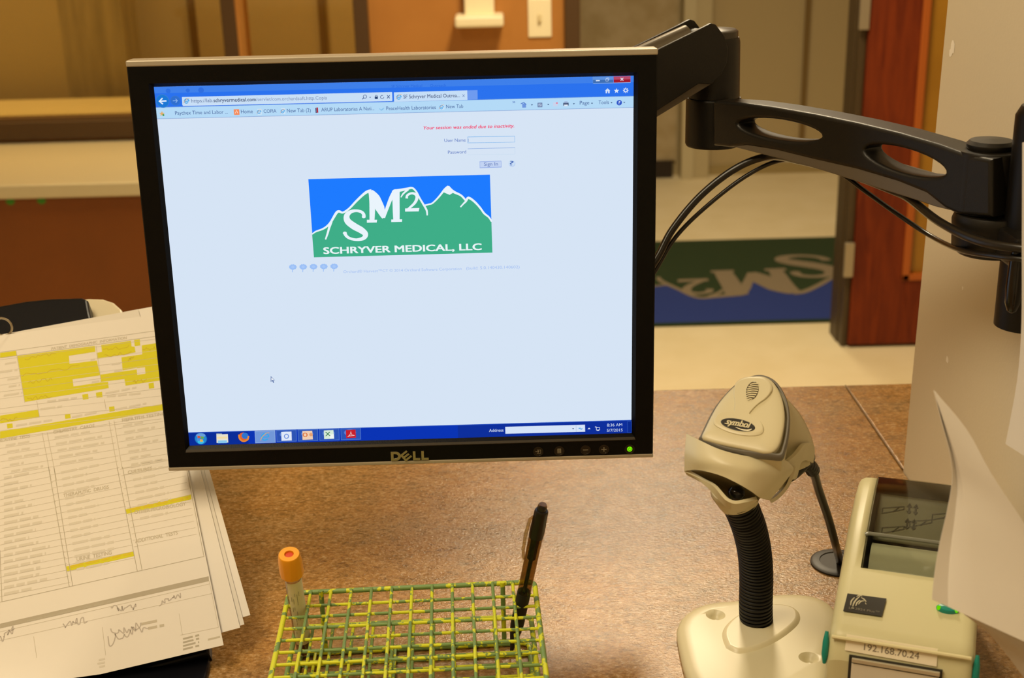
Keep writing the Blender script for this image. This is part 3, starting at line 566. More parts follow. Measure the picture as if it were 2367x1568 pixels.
for i, (x, y) in enumerate(((1158, 408), (1355, 402), (1602, 393), (1775, 388), (2017, 385))):
    a = z5(x, y); b = MB(); r = .0044
    prof = [(r, .0038), (r, .0046), (r-.0007, .0046), (r-.0009, .0041), (0.0001, .0040)]
    b.lathe(prof, mat('button_gloss', '#1c1712', .2), 24, MO.m() @ Matrix.Translation((a[0], a[1], 0)))
    c = lambda q: (a[0]+q[0]*MM, a[1]-q[1]*MM); H = .00425
    if i == 0: b.stroke2(MO, [c(q) for q in ((-3, -4), (6, -4), (6, 5), (-3, 5))], 1.4*MM, H, ic, smooth=False); b.stroke2(MO, [c((-7, 0)), c((1, 0))], 1.6*MM, H, ic); b.stroke2(MO, [c((-1, -3)), c((2, 0)), c((-1, 3))], 1.4*MM, H, ic, smooth=False)
    if i == 1: b.rect2(MO, *c((-4.5, 6)), *c((4.5, -6)), H, ic); [b.rect2(MO, *c((-3, k+.9)), *c((3, k)), H+.0001, M_blk) for k in (-4, -1.5, 1, 3.5)]
    if i in (2, 3): b.rect2(MO, *c((-6.5, 1)), *c((6.5, -1)), H, ic)
    if i == 3: b.rect2(MO, *c((-1, 6)), *c((1, -6)), H, ic)
    if i == 4:
        b.disc2(MO, a[0], a[1], 6.6*MM, H, glow('#7bf000', 1.2)); b.stroke2(MO, [c((4*math.sin(k), -4*math.cos(k))) for k in (.7, 1.4, 2.1, 2.8, 3.5, 4.2, 4.9, 5.6)], 1.3*MM, H+.0001, mat('led_mark', '#1e5c08', .5)); b.rect2(MO, *c((-.7, 0)), *c((.7, -6)), H+.0001, mat('led_mark', '#1e5c08', .5))
    ob = b.build('power_button' if i == 4 else 'button', t, MO.P)
    if i == 4: ob['label'] = 'power button glowing green'

# ================================================================== MONITOR ARM
M_arm = mat('arm_black', '#15120d', .42, spec=.38, bump=.1, bscale=1500)
M_armg = mat('arm_grey', '#5e5446', .4, spec=.5)
L = Vector((.1924, 1.2042, 1.3055)); Rr = Vector((.3539, .9388, 1.3055)); ax = (Rr-L).normalized(); nn_ = Vector((ax.y, -ax.x, 0)); nn_ = -nn_ if nn_.y > 0 else nn_
t = empty('articulated_mount', (.376, .905, 1.19), 'black articulated monitor mount with two oval cutouts fixed to the right partition', 'monitor mount')
AP = Plane(L+nn_*.0255, ax, (0, 0, 1)); z6 = lambda x, y: AP.at(1460+x/2.119, y/2.119)
outl = [(403, 503), (540, 510), (700, 532), (900, 567), (1100, 608), (1300, 656), (1500, 714), (1640, 765), (1755, 788), (1755, 1056), (1600, 1046), (1540, 1018), (1440, 938), (1300, 882), (1100, 822), (900, 777), (700, 728), (560, 706), (480, 716), (403, 708)]
def ell(cx, cy, rx, ry, a, n=28): return [(cx+rx*math.cos(k*2*math.pi/n)*math.cos(a)-ry*math.sin(k*2*math.pi/n)*math.sin(a), cy+rx*math.cos(k*2*math.pi/n)*math.sin(a)+ry*math.sin(k*2*math.pi/n)*math.cos(a)) for k in range(n)]
holes = [ell(723, 637, 212, 56, .155), ell(1335, 790, 214, 66, .29)]
amx = AP.m() @ Matrix.Translation((0, 0, -.0245))
b = curve_solid([[z6(*p) for p in outl]] + [[z6(*p) for p in h] for h in holes], .022, .003, AP.m() @ Matrix.Translation((0, 0, -.011)), M_arm)
topl = [z6(*p) for p in outl[:9]]; fl = curve_solid([topl + [(x, y-.0055) for x, y in topl[::-1]]], .027, .002, AP.m() @ Matrix.Translation((0, 0, -.0137)), M_arm)
b.add(fl.v, fl.f, M_arm, True)
zt = L.z
b.lathe([(.001, -.0445), (.0244, -.0445), (.0256, -.042), (.0256, -.002), (.0246, 0), (.001, .0005)], M_arm, 40, Matrix.Translation(L))
b.lathe([(.001, -.0455), (.0244, -.0455), (.0256, -.043), (.0256, -.002), (.0246, 0), (.001, .0005)], M_arm, 40, Matrix.Translation(Rr))
lk = b.build('lower_link', t, L)
b = MB(); b.lathe([(.001, .0), (.0165, 0), (.0175, .002), (.0175, .004), (.015, .0065), (.001, .0075)], M_arm, 36, Matrix.Translation(Rr)); b.build('joint_cap', lk, Rr)
# grey cable cover beneath
cov = [(480, 716), (560, 710), (700, 732), (900, 780), (1100, 826), (1300, 886), (1440, 942), (1545, 1028), (1480, 1012), (1350, 968), (1150, 905), (950, 842), (740, 780), (640, 757)]
b = curve_solid([[z6(*p) for p in cov]], .042, .0008, AP.m() @ Matrix.Translation((0, 0, -.0225)), M_armg); b.build('cable_cover', lk, L)
# upper post, cap, collar
b = MB(); b.lathe([(.001, 0), (.0235, 0), (.0235, .002), (.0225, .050), (.0215, .054), (.001, .054)], M_arm, 40, Matrix.Translation(L+Vector((0, 0, .0005)))); po = b.build('post', t, L)
b = MB(); b.lathe([(.001, .054), (.0205, .054), (.0205, .060), (.018, .062), (.001, .0635)], mat('cap_grey', '#3d3830', .35, .2), 40, Matrix.Translation(L)); b.build('joint_cap', po, L)
# upper link: two side plates, gas spring, underside
V = MO.P - MO.n*.075; du = (V-L); du.z = 0; du = du.normalized(); nu = Vector((-du.y, du.x, 0)); nu = -nu if nu.y > 0 else nu
UPn = Plane(L+nu*.0255, -du, (0, 0, 1)); z6u = lambda x, y: UPn.at(1460+x/2.119, y/2.119)
plate = [(120, 250), (320, 152), (390, 116), (412, 122), (455, 178), (472, 240), (465, 310), (440, 360), (395, 412), (330, 408), (120, 545)]
pl_ = [z6u(*p) for p in plate]
def ext(p, q, x): k = (x-p[0])/(q[0]-p[0]); return (x, p[1]+(q[1]-p[1])*k)
xe = -.235; full = [ext(pl_[1], pl_[0], xe)] + pl_ + [ext(pl_[9], pl_[10], xe)]
b = curve_solid([full], .004, .0008, UPn.m() @ Matrix.Translation((0, 0, -.002)), M_arm); b.build('side_plate', t, L)
b = curve_solid([full], .004, .0008, UPn.m() @ Matrix.Translation((0, 0, -.041)), M_arm); b.build('side_plate', t, L)
strip = [pl_[9], pl_[8], ext(z6u(395, 415), z6u(120, 580), xe), ext(pl_[9], pl_[10], xe)]
b = curve_solid([strip], .036, .0005, UPn.m() @ Matrix.Translation((0, 0, -.0205)), M_armg); b.build('underside_cover', t, L)
g0 = UPn.w(*z6u(330, 190), -.02); g1 = UPn.w(xe+.03, ext(z6u(330, 200), z6u(150, 280), xe+.03)[1], -.02)
b = MB(); b.tube([g0, g0.lerp(g1, .35), g0.lerp(g1, .36), g1], [.011, .011, .007, .007], mat('spring_grey', '#6d675c', .3, .7), 16); b.build('gas_spring', t, L)
p = UPn.w(*z6u(395, 250), -.0215); b = MB(); b.tube([p-nu*.019, p+nu*.019], .017, M_arm, 24); b.build('tilt_pivot', t, L)
b = MB(); pe = UPn.w(xe+.005, (full[0][1]+full[-1][1])/2, -.0215); vb = MO.P-MO.n*.056
b.tube([pe-nu*.017, pe+nu*.017], .02, M_arm, 24); b.tube([pe, vb], .016, M_arm, 20); b.box((-.055, -.055, -.058), (.055, .055, -.0535), M_arm, .001, mo); b.build('mounting_plate', t, L)
# pole, wall bracket, lever
b = MB(); b.tube([(.379, .905, 1.18), (.379, .905, 1.335), (.379, .905, 1.342)], [.0215, .0215, .018], M_blk, 32); b.build('pole', t, L)
b = MB(); c0 = Vector((.3585, .932, 0))
b.lathe([(.001, 1.229), (.024, 1.229), (.028, 1.234), (.0295, 1.254), (.0275, 1.2592), (.001, 1.2592)], M_arm, 40, Matrix.Translation(c0)); b.box((.352, .87, 1.232), (.4035, .95, 1.256), M_arm, .004); b.build('wall_bracket', t, L)
p = PD(2345, 662, .915); b = MB(); b.tube([p+Vector((0, 0, .03)), p+Vector((0, 0, .018)), p, p-Vector((0, 0, .012)), p-Vector((0, 0, .018)), p-Vector((0, 0, .02))], [.004, .0055, .006, .0055, .0035, .001], mat('gloss_black', '#0e0c0a', .12), 20); b.build('clamp_lever', t, L)
# two cables
def pd(u, v, k): return PD(u, v, k)
cb = mat('cable_black', '#191510', .3, spec=.5)
c1 = curve([pd(1330, 830, 1.125), pd(1400, 760, 1.135), pd(1460, 680, 1.15), pd(1517, 600, 1.16), pd(1555, 530, 1.165), pd(1620, 452, 1.165), pd(1700, 390, 1.16), pd(1775, 362, 1.15), pd(1850, 372, 1.11), pd(1950, 398, 1.07), pd(2050, 435, 1.03), pd(2100, 458, 1.01), pd(2170, 512, .965), pd(2260, 556, .925), pd(2367, 575, .895), pd(2450, 580, .885)])
b = MB(); b.tube(c1, .0034, cb, 10); tag(b.build('monitor_cable'), 'thicker black cable looping from the monitor up to the arm', 'cable')
c2 = curve([pd(1340, 850, 1.14), pd(1410, 770, 1.15), pd(1470, 700, 1.16), pd(1517, 622, 1.165), pd(1562, 548, 1.168), pd(1630, 480, 1.17), pd(1720, 410, 1.165), pd(1800, 372, 1.155), pd(1870, 378, 1.115), pd(1940, 400, 1.09), pd(2000, 442, 1.075), pd(2070, 492, 1.05), pd(2150, 545, 1.02), pd(2220, 578, .955), pd(2300, 592, .915), pd(2367, 600, .895), pd(2450, 606, .885)])
b = MB(); b.tube(c2, .002, cb, 10); tag(b.build('power_cable'), 'thinner black cable hanging below the monitor arm', 'cable')
# ================================================================== PAPERS ON THE LEFT
INC = rad(30); P0 = PZ(517, 1492, .931)
PP = Plane(P0, (1, 0, 0), (0, math.cos(INC), math.sin(INC))); I = PP.at
M_navy = mat('navy_plastic', '#07080e', .4, spec=.2); M_putty = mat('putty_plastic', '#cfc4a6', .4)
t = empty('document_holder', (-.38, .95, .91), 'sloping dark navy desktop document holder under the pile of papers', 'document holder')
def slab(name, px, h0, h1, m, bev=.003):
    q = Plane(PP.w(0, 0, h1), PP.A, PP.B); b = MB(); b.prism([q.at(*p) for p in px], h0-h1, 0, m, q.m(), bev); return b.build(name, t, P0)
slab('back_panel', [(484, 1512), (470, 1400), (330, 1050), (222, 780), (207, 720), (202, 692), (190, 686), (120, 688), (60, 694), (0, 705), (-120, 730), (-120, 1600), (300, 1560)], -.030, -.012, M_navy, .004)
slab('rear_plate', [(300, 760), (281, 715), (262, 698), (238, 690), (205, 689), (120, 700), (120, 900), (300, 900)], -.040, -.031, M_putty, .003)
b = MB(); lip = [(-.5, .80)]+[(p.x, p.y) for p in curve([(-.30, .825, 0), (-.268, .838, 0), (-.250, .862, 0), (-.2485, .890, 0), (-.256, .915, 0), (-.275, .93, 0)], 5)]+[(-.5, .93)]; b.prism(lip, .9105, .9145, M_navy, bev=.002)
b.box((-.44, .93, .9105), (-.30, 1.13, .918), M_navy, .002)
pts = [(-.44, 1.10), (-.42, 1.14), (-.32, 1.14), (-.30, 1.10)]; b.prism(pts, .9105, 1.018, M_navy)
b.build('base', t, P0)
p = PP.w(*I(8, 768), .006); b = MB(); b.tube([p+Vector((.009*math.cos(k*math.pi/8), 0.003, .009*math.sin(k*math.pi/8))) for k in range(17)], .0011, mat('ring_steel', '#b9ae98', .3, .9), 8); b.build('wire_ring', t, P0)
M_paper = mat('paper_white', '#ddd6cb', .75, spec=.2); M_paper2 = mat('paper_grey', '#d5cec2', .8, spec=.2)
def quad_sheet(px, h, m, curl=0, nx=10, ny=14):
    """px: TL TR BR BL in photo pixels on the sloping plane"""
    c = [Vector(I(*p)) for p in px]; rows = []
    for i in range(ny+1):
        s = i/ny; r = []
        for j in range(nx+1):
            q = j/nx; p = c[0].lerp(c[1], q).lerp(c[3].lerp(c[2], q), s); w3 = PP.w(p.x, p.y, h); w3.z = max(w3.z, .9158+(h+.008)*.5); r.append(w3)
        rows.append(r[::-1])
    b = MB(); b.sheet(rows, m, .00025); return b
labs = ['bottom sheet of the left paper pile, its curled corner reaching furthest right', 'second lowest white sheet of the left pile, fanned out to the right', 'white sheet of the left pile sticking out just right of the form', 'blank sheet of the left pile showing only at its upper edge above the form']
sh = [([(-180, 812), (380, 722), (575, 1412), (0, 1570)], -.0075, .000), ([(-160, 800), (372, 712), (562, 1436), (0, 1590)], -.0058, .000), ([(-150, 795), (366, 700), (553, 1446), (-20, 1600)], -.004, 0), ([(-190, 808), (318, 712), (505, 1440), (-60, 1600)], -.002, 0)]
for k, (px, h, cu) in enumerate(sh):
    ob = quad_sheet(px, h, M_paper2 if k % 2 else M_paper, cu).build('paper_sheet', origin=P0); tag(ob, labs[k], 'paper', 'sheets under the form on the left')
# the form
fo = quad_sheet([(-200, 803), (361, 727), (517, 1492), (-60, 1628)], 0, M_paper); F0 = .00005
hl = mat('highlighter', '#cdc628', .7, spec=.2); ln = mat('print_grey', '#aca390', .8); lt = mat('print_light', '#cdc5b6', .8); md = mat('print_mid', '#bbb19d', .8); dk = mat('print_bar', '#aaa08c', .8)
a3 = lambda x, y: I(x/3.485, 660+y/3.485)
a4 = lambda x, y: I(x/3.213, 1080+y/3.213)
def FP(z, pts, m, k=1): fo.poly2(PP, [z(*p) for p in pts], F0+k*1.2e-5, m)
def FL(z, p, q, w=.0005, m=None, k=3): fo.stroke2(PP, [z(*p), z(*q)], w, F0+k*1.2e-5, m or ln)
def dash(z, x0, y0, x1, y1, hgt, m, k=4, dens=.9):
    """a blurred printed line: a run of soft word-length bars"""
    a = Vector(z(x0, y0)); c = Vector(z(x1, y1)); d = c-a; n = d.length; d.normalize(); nrm = Vector((-d.y, d.x)); s = 0
    while s < n:
        w = random.uniform(.006, .014); w = min(w, n-s); p = a+d*s; q = a+d*(s+w)
        fo.poly2(PP, [p[:], q[:], (q+nrm*hgt)[:], (p+nrm*hgt)[:]], F0+k*1.2e-5, m); s += w+.002
def FT(z, txt, x0, y0, x1, y1, cap, m=None):
    a = Vector(z(x0, y0)); c = Vector(z(x1, y1)); d = c-a; fo.text2(PP, txt, a.x, a.y, cap, F0+6e-5, m or ln, width=d.length, bold=.02, ang=math.atan2(d.y, d.x))
# frame of the table
for (p, q) in (((0, 540), (1255, 366)), ((0, 585), (1258, 410))): FL(a3, p, q)
# yellow highlighted fields
for pts in ([(0, 545), (130, 527), (133, 567), (0, 585)], [(140, 570), (765, 488), (768, 535), (555, 568), (560, 632), (780, 606), (806, 720), (806, 725), (585, 757), (592, 815), (812, 782), (870, 778), (876, 828), (200, 940)],
            [(815, 482), (1055, 447), (1060, 492), (1085, 495), (1092, 540), (980, 562), (784, 592), (778, 545), (822, 535)], [(1080, 440), (1126, 434), (1130, 484), (1086, 490)], [(1142, 484), (1262, 465), (1300, 765), (1012, 808), (1002, 755), (812, 778), (806, 720), (1100, 678), (1105, 662), (988, 685), (978, 580), (1146, 556)],
            [(662, 880), (710, 874), (714, 915), (668, 922)], [(772, 866), (822, 858), (826, 900), (778, 905)], [(1196, 790), (1238, 783), (1242, 828), (1200, 834)], [(0, 1050), (305, 1002), (318, 1062), (0, 1112)], [(522, 1042), (566, 1036), (570, 1070), (526, 1076)], [(878, 980), (920, 974), (926, 1012), (882, 1018)], [(55, 1118), (100, 1112), (104, 1148), (60, 1154)],
            [(0, 1178), (1318, 955), (1325, 1005), (0, 1235)]): FP(a3, pts, hl, 1)
FP(a3, [(1100, 668), (1168, 660), (1172, 712), (1106, 722)], M_paper, 2)
for pts in ([(930, 316), (1418, 204), (1422, 240), (936, 350)], [(488, 740), (992, 628), (996, 662), (494, 776)]): FP(a4, pts, hl, 1)
# rules between the fields
for k, (y0, y1) in enumerate(((540, 366), (632, 460), (690, 520), (745, 572), (800, 624), (855, 680), (935, 770), (975, 830), (1030, 905), (1112, 958), (1178, 1015))): FL(a3, (0, y0+60), (1300, y1+60), .00035, lt if k % 2 else md)
for p, q in (((130, 530), (200, 945)), ((775, 490), (815, 780)), ((296, 930), (318, 1060)), ((840, 920), (855, 1000))): FL(a3, p, q, .0004, md)
FT(a3, 'PATIENT  DEMOGRAPHIC  INFORMATION', 415, 522, 1020, 432, .0036, md)
for (x0, y0, x1, y1) in ((200, 590, 450, 555), (180, 725, 640, 650), (1150, 520, 1250, 505), (1030, 600, 1080, 590), (1070, 780, 1180, 765), (220, 920, 420, 890), (830, 520, 1040, 490), (0, 1090, 140, 1070), (840, 570, 1060, 540), (230, 780, 420, 755)):
    pts = []; n = 14
    for k in range(n+1): pts.append(a3(x0+(x1-x0)*k/n, y0+(y1-y0)*k/n+random.uniform(-14, 14)))
    fo.stroke2(PP, pts, .0006, F0+5e-5, mat('pen_marks', '#bda81f', .8))
for (x0, y0, x1, y1) in ((40, 632, 130, 618), (0, 700, 140, 680), (60, 758, 150, 745), (70, 815, 160, 802), (30, 888, 180, 865), (730, 600, 765, 595), (900, 635, 970, 625), (920, 692, 985, 682), (740, 780, 800, 770), (850, 870, 1100, 822), (860, 895, 1150, 868), (380, 935, 620, 905), (325, 998, 500, 975), (130, 1130, 420, 1085), (580, 1062, 780, 1022), (935, 1000, 1180, 950)): dash(a3, x0, y0+8, x1, y1+8, .0022, lt)
# three columns of test names
def colrow(z, xl, yl, xr, yr, xbox, m=lt): FL(z, (xl, yl), (xr, yr), .0003, lt, 2)
for k in range(16):
    y = 1240+k*54
    for (x0, x1, s, sh_) in ((0, 345, -.165, 0), (395, 880, -.165, 0), (945, 1335, -.168, 0)):
        xs = x0+k*11; xe_ = x1+k*11; yy = y+s*(xs)
        if yy > 1530-(60 if x0 == 395 else 0): continue
        w = random.uniform(.35, .92); dash(a3, xs+35, yy+s*35+12, xs+35+(xe_-xs-60)*w, yy+12+s*(35+(xe_-xs-60)*w), .0022, lt)
        FL(a3, (xs-30, yy+26), (xe_+20, yy+26+s*(xe_-xs+50)), .0003, md, 2)
for (p, q) in (((340, 1190), (412, 1568)), ((380, 1185), (455, 1568)), ((878, 1095), (950, 1500)), ((918, 1090), (985, 1480))): FL(a3, p, q, .0004, md)
FT(a3, 'CHEMISTRY  CARDS', 430, 1196, 760, 1140, .0036, md); FT(a3, 'HEPATITIS TESTING', 985, 1100, 1330, 1042, .0036, md); FT(a3, 'ROUTINE  TESTS', 0, 1262, 240, 1225, .0036, md); FT(a3, 'CULTURES', 1030, 1520, 1225, 1485, .0036, md)
for (p, q) in (((360, 0), (515, 890)), ((400, 0), (540, 885)), ((870, 0), (1020, 775)), ((910, 0), (1055, 765)), ((1385, 10), (1515, 665)), ((0, 620), (15, 1000))): FL(a4, p, q, .0005, ln)
for k in range(20):
    y = 60+k*48
    for (x0, x1, slx, ymax) in ((0, 365, .17, 1000), (420, 875, .17, 890), (945, 1395, .19, 700)):
        s = -.205; yy = y-(40 if x0 == 420 else 130 if x0 == 945 else 0); xs = x0+yy*slx*.95 if x0 else 0; xe_ = x1+(yy+s*1000 if x0 == 945 else yy)*slx
        if yy < -60 or yy > ymax-120-(0 if x0 else -60): continue
        FL(a4, (max(xs-50, 0), yy+40-s*(0)), (xe_, yy+40+s*(xe_-max(xs-50, 0))), .0003, md, 2)
        if x0 == 945 and yy > 400: continue
        w = random.uniform(.35, .85); dash(a4, xs+30, yy+30, xs+30+(xe_-xs-70)*w, yy+30+s*(xe_-xs-70)*w, .0024, lt)
for (txt, x0, y0, x1, y1) in (('THERAPUTIC  DRUGS', 470, 225, 808, 160), ('OTHER MICROBIOLOGY', 1000, 350, 1380, 285), ('ADDITIONAL  TESTS', 1005, 565, 1320, 500), ('URINE  TESTING', 570, 700, 830, 648)): FT(a4, txt, x0, y0, x1, y1, .0038, md)
dash(a4, 960, 325, 1400, 235, .0022, mat('hl_print', '#cfb91f', .8)); dash(a4, 520, 750, 975, 650, .0022, mat('hl_print', '#cfb91f', .8))
FL(a4, (0, 1005), (1515, 665), .0005, ln)
FP(a4, [(0, 1165), (1550, 812), (1552, 848), (0, 1200)], dk, 2); dash(a4, 200, 1155, 920, 985, .002, ln, 5)
for (p, q) in (((0, 1290), (1575, 940)), ((0, 1225), (1560, 868)), ((1555, 850), (1622, 1192)), ((1622, 1192), (1340, 1250)), ((250, 1260), (290, 1530)), ((760, 1190), (785, 1400)), ((1330, 1090), (1355, 1250))): FL(a4, p, q, .0003, md)
for (x0, y0, x1, y1, am) in ((820, 1050, 1020, 1040, 40), (470, 1180, 640, 1130, 45), (1180, 1020, 1340, 950, 30), (0, 1290, 100, 1200, 50), (800, 1300, 1050, 1180, 70), (820, 1230, 1100, 1210, 50)):
    pts = [a4(x0+(x1-x0)*k/16+random.uniform(-12, 12), y0+(y1-y0)*k/16+random.uniform(-am, am)*.6) for k in range(17)]; fo.stroke2(PP, pts, .0009, F0+7e-5, mat('signature', '#b5aba0', .8))
for k in range(4): dash(a4, 1360, 1285+k*26, 1480, 1255+k*26, .0016, ln, 4)
dash(a4, 1545, 1290, 1635, 1268, .0016, md, 4); dash(a4, 1040, 1180, 1180, 1150, .0024, md, 4); dash(a4, 1100, 1210, 1220, 1185, .0024, md, 4)
for k in range(3): dash(a4, 320-k*40, 1530+k*28, 780, 1432+k*26, .0016, lt, 4)
ob = fo.build('order_form', origin=P0); tag(ob, 'printed laboratory order form with yellow highlighted boxes topping the left paper pile', 'form')

# ================================================================== TUBE RACK
M_rack = bpy.data.materials.new('rack_coating'); M_rack.use_nodes = True; nt = M_rack.node_tree; bs = nt.nodes['Principled BSDF']; bs.inputs['Roughness'].default_value = .4
ge = nt.nodes.new('ShaderNodeNewGeometry'); n1 = nt.nodes.new('ShaderNodeTexNoise'); n1.inputs['Scale'].default_value = 75; n1.inputs['Detail'].default_value = 3; n1.inputs['Roughness'].default_value = .6
r1 = nt.nodes.new('ShaderNodeValToRGB'); r1.color_ramp.elements[0].position = .495; r1.color_ramp.elements[1].position = .515; r1.color_ramp.elements[0].color = lin('#7c9a56'); r1.color_ramp.elements[1].color = lin('#dce02a')
nt.links.new(ge.outputs['Position'], n1.inputs[0]); nt.links.new(n1.outputs[0], r1.inputs[0]); nt.links.new(r1.outputs[0], bs.inputs[0])
ra = .040; RA = Vector((math.cos(ra), math.sin(ra), 0)); RB = Vector((math.sin(ra), -math.cos(ra), 0)); RO = Vector((-.1835, .9115, .91))
t = empty('test_tube_rack', RO+RA*.098+RB*.1, 'green and yellow coated wire test tube rack on the counter in front', 'tube rack')
def rp(x, y, z): return RO + RA*x + RB*y + Vector((0, 0, z))
RW, RD, NR = .1965, .215, 12
LEV = [(.0565, 0, .0013), (.0262, .0035, .0013), (.0022, .0055, .0013)]
def roundrect(x0, y0, x1, y1, z, r=.006):
    pts = []
    for cx, cy, a0 in ((x1-r, y0+r, -90), (x1-r, y1-r, 0), (x0+r, y1-r, 90), (x0+r, y0+r, 180)):
        for k in range(5): a = rad(a0+k*22.5); pts.append(rp(cx+r*math.cos(a), cy+r*math.sin(a), z))
    return pts+[pts[0], pts[1]]
for li, (z, ins, r) in enumerate(LEV):
    MB().tube(roundrect(ins, ins*.6, RW-ins, RD-ins, z), .0021, M_rack, 10, False).build('frame', t, RO)
    for k in range(11):
        x = .0176+k*.01613
        if li == 2 and k % 4: continue
        MB().tube([rp(x, ins*.6, z+.0012), rp(x, RD-ins, z+.0012)], r, M_rack, 8).build('depth_wire', t, RO)
    for k in range(NR):
        y = .0190+k*.0161
        if li == 2 and k % 2: continue
        MB().tube([rp(ins, y, z-.0011), rp(RW-ins, y, z-.0011)], r, M_rack, 8).build('cross_wire', t, RO)
for x in (.0176+.5*.01613, RW-.0176-.5*.01613):
    for y in (.0015, RD-.0015): MB().tube([rp(x, y, .0008), rp(x, y, .0585)], .002, M_rack, 10).build('leg', t, RO)
# tube with orange cap
TT = PY(668, 1281, .872); TB = PZ(704, 1512, .9145)
dz = (TT-TB).normalized(); TM = Matrix.Translation(TB) @ dz.to_track_quat('Z', 'X').to_matrix().to_4x4(); TL_ = (TT-TB).length
t = empty('blood_tube', TB, 'clear sample tube with orange cap and white label standing in the wire rack', 'sample tube')
M_tube = glass('tube_glass', '#f4efe6', .03)
MB().lathe([(.0005, 0), (.003, .0008), (.0055, .003), (.0064, .0065), (.0064, TL_-.018), (.0060, TL_-.018), (.0060, .0068), (.005, .0035), (.0005, .0012)], M_tube, 28, TM).build('tube', t, TB)
MB().lathe([(.0003, .0015), (.0045, .0032), (.0056, .0068), (.0056, TL_*.42), (.0003, TL_*.42)], mat('blood', '#5a0f08', .2), 24, TM).build('blood', t, TB)
MB().lathe([(.0003, TL_*.42+.0003), (.0056, TL_*.42+.0003), (.0056, TL_*.46), (.0003, TL_*.46)], mat('tube_gel', '#c9ab7a', .4), 24, TM).build('gel', t, TB)
lb = MB(); rows = []
fx = -(ray(680, 1420).normalized()); xx = TM.to_3x3().inverted() @ fx; a0 = math.atan2(xx.y, xx.x)
for i in range(2): rows.append([TM @ Vector((.0067*math.cos(a0+rad(-50)+rad(175)*j/18), .0067*math.sin(a0+rad(-50)+rad(175)*j/18), (.018, TL_-.026)[i])) for j in range(19)])
lb.sheet(rows, mat('tube_label', '#ece2c0', .6), .00012)
for k in range(26):
    aa = a0+rad(random.choice((-30, -18, -5, 8, 22))); z0_ = random.uniform(.03, TL_-.036); lb.tube([TM @ Vector((.00688*math.cos(aa), .00688*math.sin(aa), z0_)), TM @ Vector((.00688*math.cos(aa+.02), .00688*math.sin(aa+.02), z0_+random.uniform(.002, .006)))], .00016, mat('label_ink', '#a39a80', .8), 4)
lb.build('label', t, TB)
cp = MB(); n = 48; rr_ = []
for (r, z) in ((.0070, TL_-.0215), (.0086, TL_-.0215), (.0090, TL_-.020), (.0088, TL_-.008), (.0082, TL_-.001), (.0076, TL_), (.0036, TL_), (.0034, TL_-.003), (.0001, TL_-.003)):
    rr_.append([TM @ Vector(((r+(.00022 if (j % 4 < 2 and z < TL_-.006) else 0))*math.cos(2*math.pi*j/n), (r+(.00022 if (j % 4 < 2 and z < TL_-.006) else 0))*math.sin(2*math.pi*j/n), z)) for j in range(n)])
cp.loft(rr_, mat('cap_orange', '#ffab1e', .38), caps=False); cp.build('cap', t, TB)
MB().lathe([(.0034, TL_-.0028), (.0030, TL_-.0012), (.0001, TL_-.0008)], mat('stopper_red', '#d8481a', .5), 24, TM).build('stopper', t, TB)
# pen
PT = PY(1255, 1166, .868); PB = PZ(1180, 1516, .9115); dz = (PT-PB).normalized(); PM = Matrix.Translation(PB) @ dz.to_track_quat('Z', 'X').to_matrix().to_4x4(); PL = (PT-PB).length
t = empty('ballpoint_pen', PB, 'black click pen with smoky barrel leaning upright in the right of the rack', 'pen')
pb = mat('pen_black', '#0f0d0b', .3)
MB().lathe([(.0004, 0), (.0008, .002), (.0022, .012), (.0026, .014), (.0045, .026), (.0054, .034), (.0054, PL*.44), (.0003, PL*.44)], mat('pen_grip', '#16120f', .6), 24, PM).build('grip', t, PB)
MB().lathe([(.0003, PL*.44), (.0052, PL*.44), (.0053, PL*.6), (.0054, PL*.80), (.0003, PL*.80)], glass('pen_smoke', '#b39a6c', .05), 24, PM).build('barrel', t, PB)
MB().lathe([(.0003, PL*.44), (.0016, PL*.44), (.0016, PL*.66), (.0034, PL*.662), (.0034, PL*.80), (.0003, PL*.80)], pb, 16, PM).build('refill', t, PB)
MB().lathe([(.0003, PL*.80), (.0056, PL*.80), (.0058, PL*.84), (.0053, PL*.955), (.0046, PL*.965), (.0003, PL*.965)], pb, 24, PM).build('upper_barrel', t, PB)
MB().lathe([(.0003, PL*.96), (.0036, PL*.96), (.0036, PL*.99), (.0028, PL), (.0003, PL)], glass('pen_button', '#b8a684', .05), 20, PM).build('click_button', t, PB)
fx = PM.to_3x3().inverted() @ (-RT-FW*.35); a0 = math.atan2(fx.y, fx.x); q = lambda r, z: PM @ Vector((r*math.cos(a0), r*math.sin(a0), z))
MB().tube([q(.0055, PL*.93), q(.0078, PL*.91), q(.0088, PL*.82), q(.0082, PL*.72), q(.0062, PL*.66)], [.001, .0013, .0014, .0013, .0009], glass('pen_clip', '#dccfae', .1), 10).build('clip', t, PB)
# ================================================================== SCANNER STAND + SCANNER
M_beige = mat('scanner_beige', '#d4caa6', .38, spec=.5); M_rim = mat('scanner_rim', '#716d64', .5); M_neck = mat('neck_black', '#0d0b08', .5, spec=.35)
SB = Vector((.1942, .9242, .91))
t = empty('scanner_stand', SB, 'beige base plate with black ribbed gooseneck and beige cradle holding the barcode scanner', 'scanner stand')
z8 = lambda x, y, z: PZ(1540+x/3.663, 1140+y/3.663, z)
bo = [(90, 1190), (95, 1130), (130, 1060), (200, 1000), (300, 955), (420, 930), (560, 920), (640, 905), (760, 885), (900, 868), (1050, 862), (1180, 870), (1290, 895), (1380, 940), (1440, 1010), (1475, 1100), (1490, 1220), (1495, 1380), (1470, 1520), (1400, 1650), (1300, 1740), (1150, 1800), (950, 1830), (750, 1825), (500, 1790), (300, 1710), (190, 1568), (145, 1450), (110, 1300)]
